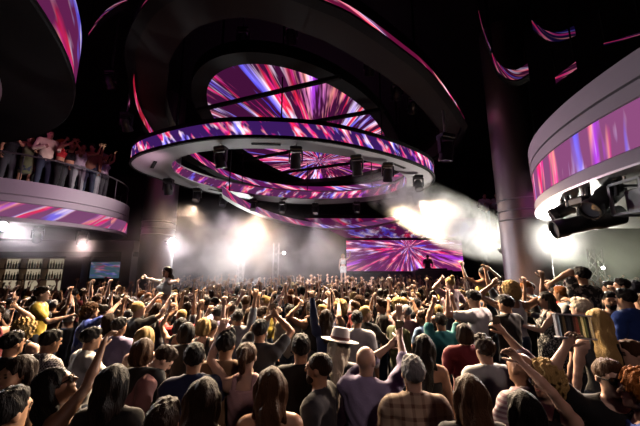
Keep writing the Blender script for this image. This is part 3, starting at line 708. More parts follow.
        if top in ('shirt', 'rolled'): G += [cone(T((-.045, -.045, 1.492)), T((.045, -.045, 1.492)), .026, .026, .01), cone(T((.055, -.03, 1.492)), T((.035, .05, 1.46)), .022, .018, .01), cone(T((-.055, -.03, 1.492)), T((-.035, .05, 1.46)), .022, .018, .01)]; cuts = [neckcut(.070, T((0, .02, 1.525)))]+cuts[1:]
    elif top in ('tank', 'crop', 'dress', 'strapless'):
        G = [pel]+trunk; lo_ = {'tank': .86, 'crop': 1.14, 'dress': .5, 'strapless': 1.15}[top]; hi_ = 1.345 if top == 'strapless' else 1.40
        def band_(P, D):
            q = ti(P); keep = q[..., 2]-hi_
            if top != 'strapless':
                st = np.abs(np.abs(q[..., 0])-.085)-.022; keep = np.minimum(keep, st)
                keep = np.maximum(keep, np.abs(q[..., 0])-.125*np.ones_like(keep)-np.maximum(0, (1.36-q[..., 2])*1.2))
            return np.maximum(D, keep)
        inf = .012; cuts = [band_, lambda P, D: np.maximum(D, lo_-ti(P)[..., 2]), neckcut(.075)]
        if top == 'dress': G += [cone(PIV+V(0, 0, .02), PIV+V(0, 0, -.42), .165, .185, .05)]
    if G: out['top'] = field_mesh(G, res, inf, cuts, sp.get('wr') or (lambda P: .0042*np.sin(P[..., 2]*46+P[..., 0]*23+np.sin(P[..., 1]*31)*2)*np.sin(P[..., 0]*28+P[..., 2]*9)+.003*np.sin(P[..., 2]*21-np.abs(P[..., 0])*44+P[..., 1]*17)))
    bot = sp.get('bottom', 'trousers')
    if bot == 'trousers': out['bottom'] = field_mesh([pel]+[l for i, l in enumerate(legs) if i % 5 < 4], max(res, .018), .013, [lambda P, D: np.maximum(D, P[..., 2]-1.02)])
    elif bot == 'shorts': out['bottom'] = field_mesh([pel]+[l for i, l in enumerate(legs) if i % 5 < 2], max(res, .018), .014, [lambda P, D: np.maximum(D, P[..., 2]-1.02), lambda P, D: np.maximum(D, (.62 if hipL != 'sit' else .5)-P[..., 2])])
    elif bot == 'skirt': out['bottom'] = field_mesh([pel, cone(PIV+V(0, 0, .02), PIV+V(0, 0, -.36), .155, .185, .04)], max(res, .018), .012, [lambda P, D: np.maximum(D, P[..., 2]-1.04), lambda P, D: np.maximum(D, .58-P[..., 2])])
    for kk in out:
        if kk != 'body' and len(out[kk][1]) == 0: raise RuntimeError('empty '+kk)
    out['headM'] = Matrix.Translation(Vector(T(NECK))) @ Matrix(RH.tolist()).to_4x4() @ Matrix.Translation(-Vector(NECK))
    out['hands'] = hands
    return out
def hair_geo(kind, res):
    base = [ell((0, -.014, 1.676), (.086, .104, .092))]
    face = lambda P, D: np.maximum(D, -evalp(ell((0, .110, 1.612), (.076, .088, .088)), P))
    nape = lambda P, D: np.maximum(D, 1.622+.42*P[..., 1]-P[..., 2])
    tex = lambda a, s: (lambda P: a*np.sin(P[..., 0]*s+np.sin(P[..., 2]*s*.6)*1.5)*np.sin(P[..., 1]*s*.9+P[..., 2]*s*.4))
    if kind == 'short': return field_mesh(base+[ell((0, .03, 1.735), (.062, .055, .035))], res, 0, [face, nape], tex(.0065, 110))
    if kind == 'buzz': return field_mesh([ell((0, -.012, 1.672), (.080, .100, .090))], res, 0, [face, nape])
    if kind == 'quiff': return field_mesh(base+[ell((0, .045, 1.755), (.06, .05, .035), k=.04)], res, 0, [face, nape], tex(.008, 95))
    if kind == 'curly':
        return field_mesh([ell((0, -.022, 1.685), (.118, .125, .112)), ell((0, -.055, 1.60), (.12, .085, .10), k=.04)], res, 0, [lambda P, D: np.maximum(D, -evalp(ell((0, .125, 1.605), (.075, .10, .10)), P))], tex(.018, 105))
    long_ = [ell((0, -.06, 1.57), (.088, .055, .15), k=.04), cone((0, -.085, 1.52), (0, -.128, 1.30), .078, .05, .04)]+[cone((s*.078, -.015, 1.66), (s*.088, -.05, 1.40), .030, .022, .03) for s in (-1, 1)]
    lock = lambda P: .0065*np.sin(np.arctan2(P[..., 0], -P[..., 1]-.0)*11+np.sin(P[..., 2]*17)*1.2)*np.clip((1.78-P[..., 2])*9, .25, 1)+.004*np.sin(P[..., 2]*38+P[..., 0]*60)
    if kind == 'long': return field_mesh(base+long_, res, 0, [face], lock)
    if kind == 'verylong': return field_mesh(base+long_+[cone((0, -.12, 1.36), (0, -.145, 1.06), .085, .06, .05)], res, 0, [face], lock)
    if kind == 'bob': return field_mesh(base+[ell((0, -.04, 1.61), (.098, .075, .10), k=.04)], res, 0, [face, lambda P, D: np.maximum(D, 1.535-P[..., 2])], lock)
    if kind == 'bun': return field_mesh(base+[ell((0, -.085, 1.765), (.045, .045, .042), k=.01)], res, 0, [face, nape], tex(.003, 90))
    if kind == 'tail': return field_mesh(base+[cone((0, -.11, 1.72), (0, -.165, 1.66), .028, .034, .015), cone((0, -.165, 1.66), (0, -.15, 1.38), .034, .014, .02)], res, 0, [face, nape], tex(.003, 90))
    if kind == 'horseshoe': return field_mesh([ell((0, -.014, 1.665), (.082, .102, .088))], res, 0, [face, nape, lambda P, D: np.maximum(D, P[..., 2]-1.685)])
_hc = {}
def hair_mesh(kind, res):
    if (kind, res) not in _hc: _hc[(kind, res)] = to_mesh('hair', *hair_geo(kind, res))
    return _hc[(kind, res)]
# ---- colours
SKIN = {n: mat('skin_'+n, c, .48, bump=(60, .05), spec=.4) for n, c in (('fair', (.66, .40, .29)), ('tan', (.52, .28, .17)), ('olive', (.43, .23, .13)), ('brown', (.22, .11, .065)), ('deep', (.10, .05, .03)))}
HAIRC = {n: mat('hair_'+n, c, .55, bump=(130, .8), stretch=(1, 1, .10), spec=.09) for n, c in (('black', (.008, .006, .006)), ('dark brown', (.022, .012, .008)), ('brown', (.075, .036, .018)), ('blond', (.50, .32, .12)), ('grey', (.26, .25, .25)), ('ginger', (.28, .085, .015)), ('pale blond', (.70, .58, .42)))}
COLS = {'black': (.010, .010, .011), 'white': (.74, .72, .70), 'grey': (.22, .22, .23), 'navy': (.015, .022, .07), 'maroon': (.17, .02, .03), 'cream': (.66, .55, .40), 'pale pink': (.62, .36, .36), 'red': (.50, .03, .03), 'light blue': (.24, .36, .60), 'olive green': (.10, .11, .05), 'tan brown': (.30, .17, .09), 'yellow': (.68, .48, .08), 'lilac': (.45, .38, .60), 'teal': (.03, .20, .22), 'charcoal': (.045, .045, .05), 'blue': (.04, .09, .38), 'light grey': (.50, .50, .50), 'dusky pink': (.30, .13, .12)}
FAB = {n: mat('cloth_'+n.replace(' ', '_'), c, .8, bump=(70, .12), spec=.25) for n, c in COLS.items()}
for m_, w_ in [(m, .22) for m in FAB.values()]+[(m, .5) for m in HAIRC.values()]:
    if w_ == .5: w_ = 0
    b_ = m_.node_tree.nodes['Principled BSDF']; b_.inputs['Sheen Weight'].default_value = w_; b_.inputs['Sheen Roughness'].default_value = .35; b_.inputs['Sheen Tint'].default_value = (1, .92, .82, 1)
def patterned(name, a, b, kind, scale):
    m, nt, bs = newmat(name); L = nt.links; bs.inputs['Roughness'].default_value = .8; tc = N(nt, 'ShaderNodeTexCoord')
    mx = N(nt, 'ShaderNodeMix', data_type='RGBA'); mx.inputs['A'].default_value = (*a, 1); mx.inputs['B'].default_value = (*b, 1)
    if kind == 'check': n = N(nt, 'ShaderNodeTexChecker', Scale=scale); L.new(tc.outputs['Object'], n.inputs[0]); fac = n.outputs['Fac']
    elif kind == 'plaid':
        w1 = N(nt, 'ShaderNodeTexWave', Scale=scale, wave_type='BANDS', bands_direction='X'); w2 = N(nt, 'ShaderNodeTexWave', Scale=scale, wave_type='BANDS', bands_direction='Z')
        for w in (w1, w2): L.new(tc.outputs['Object'], w.inputs[0])
        r1 = ramp(nt, [(.70, (0, 0, 0)), (.85, (.5, .5, .5))]); r2 = ramp(nt, [(.70, (0, 0, 0)), (.85, (.5, .5, .5))]); L.new(w1.outputs['Fac'], r1.inputs[0]); L.new(w2.outputs['Fac'], r2.inputs[0])
        ad = N(nt, 'ShaderNodeMath', operation='ADD'); L.new(r1.outputs[0], ad.inputs[0]); L.new(r2.outputs[0], ad.inputs[1]); fac = ad.outputs[0]
    elif kind == 'stripe':
        w = N(nt, 'ShaderNodeTexWave', Scale=scale, bands_direction='Z'); L.new(tc.outputs['Object'], w.inputs[0]); r = ramp(nt, [(.45, (0, 0, 0)), (.55, (1, 1, 1))]); L.new(w.outputs['Fac'], r.inputs[0]); fac = r.outputs[0]
    else:
        n = N(nt, 'ShaderNodeTexNoise', Scale=scale, Detail=3); L.new(tc.outputs['Object'], n.inputs[0]); r = ramp(nt, [(.52, (0, 0, 0)), (.58, (1, 1, 1))]); L.new(n.outputs['Fac'], r.inputs[0]); fac = r.outputs[0]
    L.new(fac, mx.inputs['Factor']); L.new(mx.outputs['Result'], bs.inputs['Base Color']); return m
FAB['checked'] = patterned('cloth_checked', (.62, .58, .58), (.05, .045, .05), 'check', 52)
FAB['plaid'] = patterned('cloth_plaid', (.46, .34, .24), (.12, .05, .03), 'plaid', 4.2)
FAB['print'] = patterned('cloth_pale_print', (.012, .011, .012), (.42, .36, .30), 'noise', 16)
FAB['stripe'] = patterned('cloth_striped', (.66, .55, .55), (.35, .2, .24), 'stripe', 9)
FAB['blueprint'] = patterned('cloth_blue_print', (.09, .14, .60), (.50, .50, .70), 'noise', 9)
FAB['sparkle'] = patterned('cloth_sparkle', (.012, .012, .014), (.4, .38, .36), 'noise', 45)
FAB['denim'] = mat('cloth_denim', (.07, .11, .2), .85, bump=(90, .15)); FAB['dark denim'] = mat('cloth_dark_denim', (.02, .028, .05), .85, bump=(90, .15))
EYE = mat('eye_dark', (.02, .015, .012), .2); LIP = mat('lip', (.36, .10, .09), .4); SHOE = mat('shoe_leather', (.02, .018, .018), .4)
LENS = mat('sunglass_lens', (.01, .01, .012), .08)
def slots(o, mats):
    for s, m in zip(o.material_slots, mats): s.link = 'OBJECT'; s.material = m
TOPNAME = {'tee': 't_shirt', 'long': 'long_sleeved_top', 'shirt': 'shirt', 'rolled': 'shirt', 'loose': 't_shirt', 'tank': 'tank_top', 'crop': 'crop_top', 'dress': 'dress', 'strapless': 'strapless_top'}
def assemble(meshes, sp, hairk, hres, loc, yaw, s, skin, topc, botc, hairc, label, group=None):
    """link one person: body mesh at top level, clothes and hair as children"""
    o = bpy.data.objects.new('person', meshes['body']); C.objects.link(o); slots(o, (SKIN[skin], EYE, LIP, SHOE))
    o.location = loc; o.rotation_euler = (0, 0, yaw); o.scale = (s, s, s); tag(o, label, 'person', group)
    for kk, nm, m in (('top', TOPNAME[sp.get('top', 'tee')], FAB[topc]), ('bottom', sp.get('bottom', 'trousers'), FAB[botc])):
        if kk in meshes:
            c = bpy.data.objects.new(nm, meshes[kk]); C.objects.link(c); c.parent = o; slots(c, (m,))
    if hairk and hairk != 'bald':
        c = bpy.data.objects.new('hair', hair_mesh(hairk, hres)); C.objects.link(c); c.parent = o; c.matrix_local = meshes['headM']; slots(c, (HAIRC[hairc],))
    return o
def meshes_of(sp, res):
    p = person_parts(sp, res); r = {'headM': p['headM'], 'hands': p['hands'], 'body': to_mesh('person', *p['body'], nslots=4)}
    for kk in ('top', 'bottom'):
        if kk in p: r[kk] = to_mesh(kk, *p[kk])
    return r
# head wear and other small worn things, given in the unposed head frame
def worn(o, name, mb, m, headM, smooth=True):
    c = mb.build(name, m, smooth=smooth); c.parent = o; c.matrix_local = headM; return c
def sunglasses(o, hm, up=0):
    m = MB(); dy, dz = (-.015, .095) if up else (0, 0)
    for s in (-1, 1):
        m.lathe([(.004, -.006), (.026, -.004), (.027, .002), (.004, .004)], 14, (s*.033, .100+dy, 1.645+dz), Matrix.Rotation(-PI/2+up*.5, 3, 'X')); m.tube([(s*.060, .095+dy, 1.650+dz), (s*.084, .0+dy, 1.645+dz)], .0035, 5)
    m.tube([(-.01, .108+dy, 1.65+dz), (.01, .108+dy, 1.65+dz)], .003, 5); return worn(o, 'sunglasses', m, LENS, hm)
def fedora(o, hm, m):
    h = MB().lathe([(.085, 1.705), (.185, 1.700), (.19, 1.708), (.095, 1.716), (.090, 1.79), (.074, 1.828), (.03, 1.815), (.005, 1.812)], 32, (0, -.01, 0), Matrix.Rotation(0, 3, 'X'))
    c = worn(o, 'hat', h, m, hm); b = MB().lathe([(.094, 1.716), (.099, 1.718), (.097, 1.742), (.092, 1.742)], 32, (0, -.01, 0)).build('hat_band', FAB['dusky pink'], c); return c
def beard(o, hm, hc):
    vs, fs = field_mesh([ell((0, .034, 1.584), (.057, .062, .052)), ell((0, .076, 1.550), (.026, .022, .020))], .012, .004, [lambda P, D: np.maximum(D, P[..., 2]-1.605-.02*(P[..., 1] < .05)), lambda P, D: np.maximum(D, .012-np.sqrt(((P-V(0, .1, 1.588))**2).sum(-1))), lambda P, D: np.maximum(D, -.01-P[..., 1])])
    c = bpy.data.objects.new('beard', to_mesh('beard', vs, fs)); C.objects.link(c); c.parent = o; c.matrix_local = hm; slots(c, (HAIRC[hc],))
def phone(o, meshes, key, label):
    p, d, n = meshes['hands'][key]; mw = o.matrix_basis; P = mw @ Vector(p); d = (mw.to_3x3() @ Vector(d)).normalized(); n = (mw.to_3x3() @ Vector(n)).normalized(); w = d.cross(n)
    up = Vector((0, 0, 1)); face = (Vector((0, -1, .1))).normalized(); sd = up.cross(face).normalized()
    R = Matrix((sd, face, up)).transposed().to_4x4(); t = empty('smartphone', P+n*.0, label, 'phone'); t.rotation_euler = R.to_euler()
    MB().box((0, 0, .02), (.072, .009, .150), bev=.004).build('casing', M['fixture'], t); MB().add([(-.033, .0052, -.048), (.033, .0052, -.048), (.033, .0052, .088), (-.033, .0052, .088)], [(3, 2, 1, 0)]).build('screen', M['phone'], t); return t
# ------------------------------------------------------------------ the people one can pick out
placed = []      # (x, y) of every person on the floor
front = []       # heads that nearer fillers must not cover: (px, py, Y)
PEOPLE = {}
def hero(key, px, py, label, base=0., s=1., yaw=0, hair='short', hc='black', skin='tan', top='tee', tc='black', bottom='trousers', bc='dark denim', res=.0135, Y=None, **sp):
    sp = dict(sp, top=top, bottom=bottom); yr = math.radians(yaw)
    f, Rt, Rh, T, Hd = skeleton(sp); hl = Hd((0, .0, 1.64))
    if Y is None: P = at_z(px, py, base+hl[2]*s)
    else: P = at_y(px, py, Y); base = P.z-hl[2]*s
    off_ = RZ(yr) @ (hl*s); loc = Vector((P.x-off_[0], P.y-off_[1], base))
    Mi = (Matrix.Translation(loc) @ Matrix.Rotation(yr, 4, 'Z') @ Matrix.Scale(s, 4)).inverted()
    for k in ('L', 'R'):
        a = sp.get(k)
        if isinstance(a, dict) and 'px' in a: sp[k] = dict(a, to=tuple(Mi @ at_y(*a['px'], loc.y+a.get('dy', .1))))
    m = meshes_of(sp, res)
    o = assemble(m, sp, hair, .011, loc, yr, s, skin, tc, bc, hc, label)
    placed.append((loc.x, loc.y)); front.append((px, py, P.y)); PEOPLE[key] = (o, m); return o
hero('h1', 17, 374, 'person with long dark hair turned to the camera at the bottom left', yaw=165, hair='long', hc='dark brown', sex='f', top='tank', tc='black', L='chest')
hero('h2', 12, 344, 'black haired person in black long sleeves at the left edge', hair='short', top='long', tc='black', yaw=-15)
hero('h3', 50, 342, 'person in a black and white checked shirt, back turned, bottom left', yaw=-20, lean=10, top='shirt', tc='checked', R='front')
hero('h4', 91, 339, 'person in a white shirt right of the checked shirt', yaw=-35, lean=6, top='rolled', tc='white', R='front')
hero('h5', 55, 386, 'person with long black hair and sunglasses gazing up, one bare arm raised', yaw=-62, hp=-24, hair='verylong', sex='f', top='strapless', tc='black', skin='brown', R={'px': (104, 345), 'dy': .15, 'pole': (.3, .2, -1)})
hero('h6', 6, 414, 'dark haired person in a grey top, closest to bottom left corner', yaw=-10, hair='short', top='tee', tc='charcoal', skin='olive')
hero('h7', 113, 384, 'person with long black hair seen from behind beside the dusky pink t-shirt', hair='long', sex='f', top='long', tc='black')
hero('h8', 163, 359, 'person in a dusky pink t-shirt bowing their head', yaw=-55, lean=24, hp=24, hair='short', hc='dark brown', top='tee', tc='dusky pink', skin='fair', R='chest', L='front')
hero('h9', 143, 352, 'brown haired person in black, half hidden behind the bowing person', hair='bob', hc='brown', sex='f', tc='black')
hero('h10', 194, 359, 'person in a navy long-sleeved shirt with short black hair, back turned', yaw=12, top='shirt', tc='navy', R='front', L='front')
hero('h11', 226, 345, 'tall person in a tan brown t-shirt left of the raised phone', s=1.04, yaw=-5, hair='quiff', top='tee', tc='tan brown', skin='olive')
hero('h12', 203, 400, 'dark brown haired person in black close to the camera, below the navy shirt', hair='long', hc='dark brown', sex='f', top='tank', tc='black')
hero('h13', 163, 425, 'head of dark brown hair at the bottom edge below the dusky pink t-shirt', hair='short', hc='dark brown', top='tee', tc='black', s=.97)
hero('h15', 247, 357, 'person in a pale pink tank top beside the tan brown t-shirt', hair='tail', hc='brown', sex='f', top='tank', tc='pale pink', skin='fair', L='bentup')
hero('h16', 260, 331, 'person in a charcoal t-shirt lifting a phone with both hands', s=1.03, yaw=-8, tc='charcoal', R={'px': (277, 316), 'dy': .18}, L={'px': (272, 315), 'dy': .22, 'pole': (-.8, .3, 0)})
hero('h17', 271, 387, 'person with long brown hair and bare shoulders near the bottom centre', hair='verylong', hc='brown', sex='f', top='strapless', tc='black', yaw=5)
hero('h18', 301, 349, 'broad person in a black t-shirt left of the white hat, back turned', tc='black', s=1.02, fat=1.06, yaw=4)
hero('h19', 319, 369, 'bearded person in a charcoal t-shirt looking left in profile', yaw=70, hair='buzz', hc='dark brown', tc='charcoal', skin='tan')
hero('h20', 339, 347, 'person in a white hat with very long pale hair', hair='verylong', hc='pale blond', sex='f', top='long', tc='white', skin='fair', yaw=-6, hr=8, hp=6)
hero('h21', 357, 320, 'black haired person in a white shirt just beyond the white hat', top='rolled', tc='white', yaw=-12, s=1.02)
hero('h22', 366, 361, 'bald person with glasses in a lilac shirt, both arms raised with a phone', yaw=-30, hair=None, skin='fair', top='rolled', tc='lilac', fat=1.12, R={'px': (400, 338), 'dy': .22}, L={'px': (397, 339), 'dy': .30, 'pole': (-.5, .6, .1)})
hero('h23', 413, 374, 'grey haired person in a tan plaid shirt at the bottom, back turned', hair='short', hc='grey', skin='fair', top='shirt', tc='plaid', fat=1.05)
hero('h24', 424, 347, 'person with long dark hair and bare back right of the raised phone', hair='long', hc='black', sex='f', top='strapless', tc='black', R='down', L='up', yaw=-15)
hero('h25', 485, 350, 'person in a light grey t-shirt, back turned, below the right pillar', hair='quiff', hc='dark brown', tc='light grey', yaw=8, fat=1.03, skin='fair')
hero('h26', 464, 334, 'person in a maroon t-shirt left of the light grey t-shirt', hair='bob', hc='dark brown', tc='maroon', yaw=-5)
hero('h27', 470, 396, 'person with long wavy brown hair in front of the light grey t-shirt', hair='long', hc='brown', sex='f', top='tee', tc='charcoal', skin='fair')
hero('h28', 521, 369, 'bald person in a striped shirt raising one arm, right of the light grey t-shirt', yaw=20, hair=None, skin='tan', top='rolled', tc='stripe', R={'px': (505, 334), 'dy': .36, 'pole': (.9, .3, .3)}, L='chest')
hero('h29', 545, 381, 'curly blond person with sunglasses, turned left, bare arm up', yaw=115, hair='curly', hc='blond', sex='f', top='tank', tc='black', skin='fair', s=.97, L={'px': (521, 362), 'dy': -.1})
hero('h30', 524, 412, 'person with long black hair at the bottom edge right of centre', hair='long', hc='black', sex='f', top='tee', tc='black', s=.96)
hero('h32', 610, 378, 'person in black with dark glasses, facing the camera, holding the striped box up', yaw=165, hair='short', hc='brown', skin='fair', top='tee', tc='black', R={'px': (566, 346), 'dy': 0, 'pole': (.8, -.2, -.6)}, L='chest')
hero('h33', 633, 355, 'short haired person in profile looking left at the right edge', yaw=80, hair='short', hc='brown', skin='fair', tc='charcoal')
hero('h34', 640, 392, 'person with curly ginger hair in the bottom right corner', yaw=60, hair='curly', hc='ginger', sex='f', top='tee', tc='blue', skin='fair', s=.98)
hero('h35', 626, 299, 'dark haired person in a blue shirt at the raised tables on the right', base=.34, top='shirt', tc='blue', yaw=15, Y=4.0)
hero('h35b', 610, 301, 'person in a white t-shirt facing the camera beside the blue shirt', Y=4.5, yaw=150, hair='short', tc='white', skin='fair')
hero('h35d', 622, 286, 'dark haired person in a grey shirt behind the blue shirt', Y=5.2, yaw=60, tc='grey', top='long')
hero('h36', 598, 322, 'person with very long blond hair behind the striped box', Y=3.1, hair='verylong', hc='blond', sex='f', top='tank', tc='black', skin='fair', yaw=-25)
hero('h36b', 581, 309, 'pale blond short haired person just above the striped box', Y=3.55, hair='short', hc='pale blond', tc='black', skin='fair', yaw=20, s=.97)
hero('h37', 582, 276, 'person in a black shirt with pale print, arm out, standing on a bench', Y=4.4, yaw=10, hair='short', top='tee', tc='print', skin='tan', fat=1.08, L={'px': (553, 282), 'dy': .1, 'pole': (-.2, .2, 1)}, R='front')
hero('h38', 546, 300, 'dark haired person in a sparkling black top beside the right pillar', Y=4.9, yaw=70, hair='long', sex='f', top='dress', tc='sparkle', bottom='skirt', bc='sparkle', skin='fair', L='front', R='chest')
hero('h39', 506, 304, 'black haired person in a black t-shirt left of the right pillar', Y=4.4, yaw=25, tc='black', skin='tan', L='front', R='front')
hero('h40', 474, 299, 'person in a white t-shirt stretching one arm to the left', Y=4.5, yaw=35, tc='white', skin='tan', hp=15, L={'px': (448, 296), 'dy': .05, 'pole': (-.3, -.2, -1)}, R='down')
hero('h42', 450, 283, 'person in a pale pink top raised above the crowd, hand on head', Y=6.6, yaw=20, sex='f', hair='bun', hc='blond', top='tee', tc='pale pink', skin='fair', L='headhand', R='hip')
hero('h44', 91, 311, 'brown haired person in a blue printed shirt pointing to the right', s=1.03, yaw=-55, hair='curly', hc='brown', top='loose', tc='blueprint', skin='fair', R={'px': (118, 304), 'dy': .1})
hero('h45', 119, 327, 'dark haired person in a lilac shirt left of the long blond hair', top='shirt', tc='lilac', yaw=-10)
hero('h46', 145, 338, 'person with very long blond hair and pink tank top, back turned', hair='verylong', hc='blond', sex='f', top='tank', tc='pale pink', skin='fair')
hero('h47', 157, 309, 'dark bobbed person in a white tank top with an arm bent up', hair='bob', hc='dark brown', sex='f', top='tank', tc='white', R='bentup', skin='tan')
hero('h48', 71, 301, 'person in a white strapless top, one hand on head, at the left', hair='long', hc='dark brown', sex='f', top='strapless', tc='white', yaw=140, L='headhand', R='down', skin='fair')
hero('h49', 42, 294, 'person in a yellow t-shirt near the bar at the left', yaw=-60, tc='yellow', skin='fair', hair='short', hc='dark brown', R='front', Y=5.4)
hero('h50', 31, 313, 'person in a grey t-shirt with an elbow stuck out, far left', yaw=-25, tc='grey', R='hip', hair='short', hc='brown')
hero('h51', 25, 330, 'person with curly blond hair at the left edge', hair='curly', hc='blond', sex='f', top='tank', tc='black', skin='fair')
hero('h52', 204, 327, 'short blond person in black raising the right arm straight up', hair='bob', hc='blond', sex='f', top='tank', tc='black', skin='fair', R='up')
hero('h53', 187, 333, 'dark bobbed person in black left of the short blond hair', hair='bob', hc='black', sex='f', top='tee', tc='black')
hero('h57', 441, 322, 'person in a teal t-shirt with both arms thrown up, centre right', tc='teal', L={'px': (434, 297), 'dy': .2}, R={'px': (453, 301), 'dy': .1})
hero('h60', 326, 317, 'dark haired person in a navy top pumping one arm, mid floor', hair='long', hc='dark brown', sex='f', top='long', tc='navy', L='high')
hero('h61', 398, 318, 'bald bearded person in olive green facing right, beyond the lilac shirt', hair=None, tc='olive green', yaw=-70, skin='fair')
hero('h62', 290, 312, 'person in a cream shirt with black hair, left of the white shirt', top='shirt', tc='cream', yaw=-15)
hero('h63', 238, 318, 'dark haired person in a light grey shirt with one arm up', top='rolled', tc='light grey', R='high', yaw=5)
# riders on shoulders, each on somebody of their own
def rider(key, px, py, Y, lab1, lab2, yaw=0, carrier_top='charcoal', **kw):
    o = hero(key, px, py, lab1, Y=Y, yaw=yaw, legs='sit', **kw)
    yr = math.radians(yaw); p = o.location.copy(); cs = (p.z+.93*o.scale.x-.06)/1.475
    m = meshes_of(dict(top='tee', bottom='trousers', L='chest', R='chest', legs='stand'), .018)
    fw = Vector((-math.sin(yr), math.cos(yr), 0))*.075*0
    assemble(m, dict(top='tee', bottom='trousers'), 'short', .014, (p.x+fw.x, p.y+fw.y+.0, 0), yr, cs, 'tan', carrier_top, 'dark denim', 'black', lab2); placed.append((p.x, p.y))
rider('h41', 483, 273, 7.0, 'dark haired person in a yellow top sitting on shoulders, arms to the head', 'person carrying the yellow topped rider on their shoulders', yaw=5, sex='f', hair='bun', hc='black', top='strapless', tc='yellow', bottom='shorts', bc='denim', skin='tan', R='headhand', L='wave')
rider('h43', 167, 272, 7.2, 'person in a white crop top riding on shoulders with arms spread wide', 'person carrying the white topped rider near the left pillar', yaw=150, sex='f', hair='long', hc='dark brown', top='crop', tc='white', bottom='shorts', bc='white', skin='fair', R='side', L='shoulder', carrier_top='white')
# stage performers
hero('s1', 343, 254, 'pale dressed performer standing left of the stage screen', Y=18.7, yaw=175, sex='f', hair='long', hc='blond', top='crop', tc='white', bottom='shorts', bc='white', skin='fair', L='wave', res=.02)
hero('s2', 428, 264, 'dark dressed performer bending over the deck on stage', Y=18.95, yaw=165, lean=25, tc='black', L='front', R='front', res=.02)
for k_ in ('s1', 's2'): PEOPLE[k_][0].location.z = 1.6
for k_, x in (('h37', 0),):
    o = PEOPLE[k_][0]; zb = o.location.z
    t = empty('padded_bench', (o.location.x+.35, o.location.y, .34), 'dark padded bench beneath the person in the printed shirt', 'bench')
    MB().box((0, 0, (zb-.34)*.5-.03), (1.7, .55, zb-.34-.14), bev=.03).build('seat_base', M['black'], t); MB().box((0, 0, zb-.34-.05), (1.75, .6, .1), bev=.04).build('seat_cushion', mat('bench_leather', (.05, .02, .03), .4), t)
o = PEOPLE['h42'][0]
t = empty('platform_box', (o.location.x, o.location.y, 0), 'black riser box under the person in the pale pink top', 'box'); zb = o.location.z
MB().box((0, 0, zb/2), (.6, .6, zb), bev=.02).build('riser', M['fixture'], t); MB().box((0, 0, zb-.02), (.62, .62, .03), bev=.01).build('edge_trim', M['alu'], t)
# worn and held things
fedora(PEOPLE['h20'][0], PEOPLE['h20'][1]['headM'], mat('hat_felt', (.74, .66, .62), .8, bump=(50, .1)))
for k_, up in (('h5', 0), ('h22', 0), ('h29', 0), ('h32', 0)): sunglasses(PEOPLE[k_][0], PEOPLE[k_][1]['headM'], up)
for k_, c in (('h19', 'dark brown'), ('h61', 'brown'), ('h23', 'grey'), ('h35b', 'black')): beard(PEOPLE[k_][0], PEOPLE[k_][1]['headM'], c)
phone(*PEOPLE['h16'], 'R', 'phone lifted by the person in the charcoal t-shirt'); phone(*PEOPLE['h22'], 'R', 'phone held up by the bald person in lilac'); phone(*PEOPLE['h28'], 'R', 'phone held high by the bald person in stripes')
# printed mark on the black t-shirt at the right
lg = MB(); 
for a, b in (((-.035, -.03), (-.02, .03)), ((-.02, .03), (-.005, -.03)), ((.002, .03), (.014, -.03)), ((.014, -.03), (.026, .03))): lg.tube([(a[0]+.06, .134, 1.30+a[1]*.6), (b[0]+.06, .134, 1.30+b[1]*.6)], .0035, 5)
c = lg.build('shirt_mark', FAB['white']); c.parent = PEOPLE['h32'][0]
# the striped box held overhead
o32 = PEOPLE['h32'][0]; Yb = at_z(566, 345, 1.9).y
Yb = o32.location.y+.02; A_, B_ = at_y(555, 325, Yb), at_y(592, 328, Yb); wd = (B_-A_).length; ht = (at_y(570, 313, Yb)-at_y(570, 337, Yb)).length*.94
t = empty('striped_box', (A_+B_)/2, 'open pale-rimmed box of dark, red and cream strips held overhead at right', 'box')
t.rotation_euler = (-.15, math.atan2(-(B_.z-A_.z), B_.x-A_.x), .08)
fm = MB()
for z in (-ht/2, ht/2): fm.box((0, 0, z), (wd+.02, .06, .012), bev=.003)
for x in (-wd/2, wd/2): fm.box((x, 0, 0), (.012, .03, ht), bev=.003)
fm.build('rim', M['trim'], t)
def glassy(c):
    m, nt, bs = newmat('tinted_strip'); bs.inputs['Base Color'].default_value = (*[min(1, x+.02) for x in c], 1); bs.inputs['Roughness'].default_value = .3
    tr = N(nt, 'ShaderNodeBsdfTranslucent'); tr.inputs['Color'].default_value = (*[min(1, x*1.2+.03) for x in c], 1); mx = N(nt, 'ShaderNodeMixShader'); mx.inputs[0].default_value = .6
    nt.links.new(bs.outputs[0], mx.inputs[1]); nt.links.new(tr.outputs[0], mx.inputs[2]); nt.links.new(mx.outputs[0], nt.nodes['Material Output'].inputs[0]); return m
sc_ = [(.30, .35, .42), (.02, .02, .02), (.12, .09, .06), (.02, .02, .03), (.05, .05, .06), (.02, .02, .02), (.12, .06, .05), (.22, .09, .07), (.10, .10, .06), (.50, .45, .30), (.18, .19, .11), (.04, .04, .04), (.62, .55, .42)]
for i, c in enumerate(sc_): MB().box((-wd/2+(i+.5)*wd/len(sc_), -.01, 0), (wd/len(sc_)*.82, .02, ht*.93), bev=.004).build('strip', glassy(c), t)

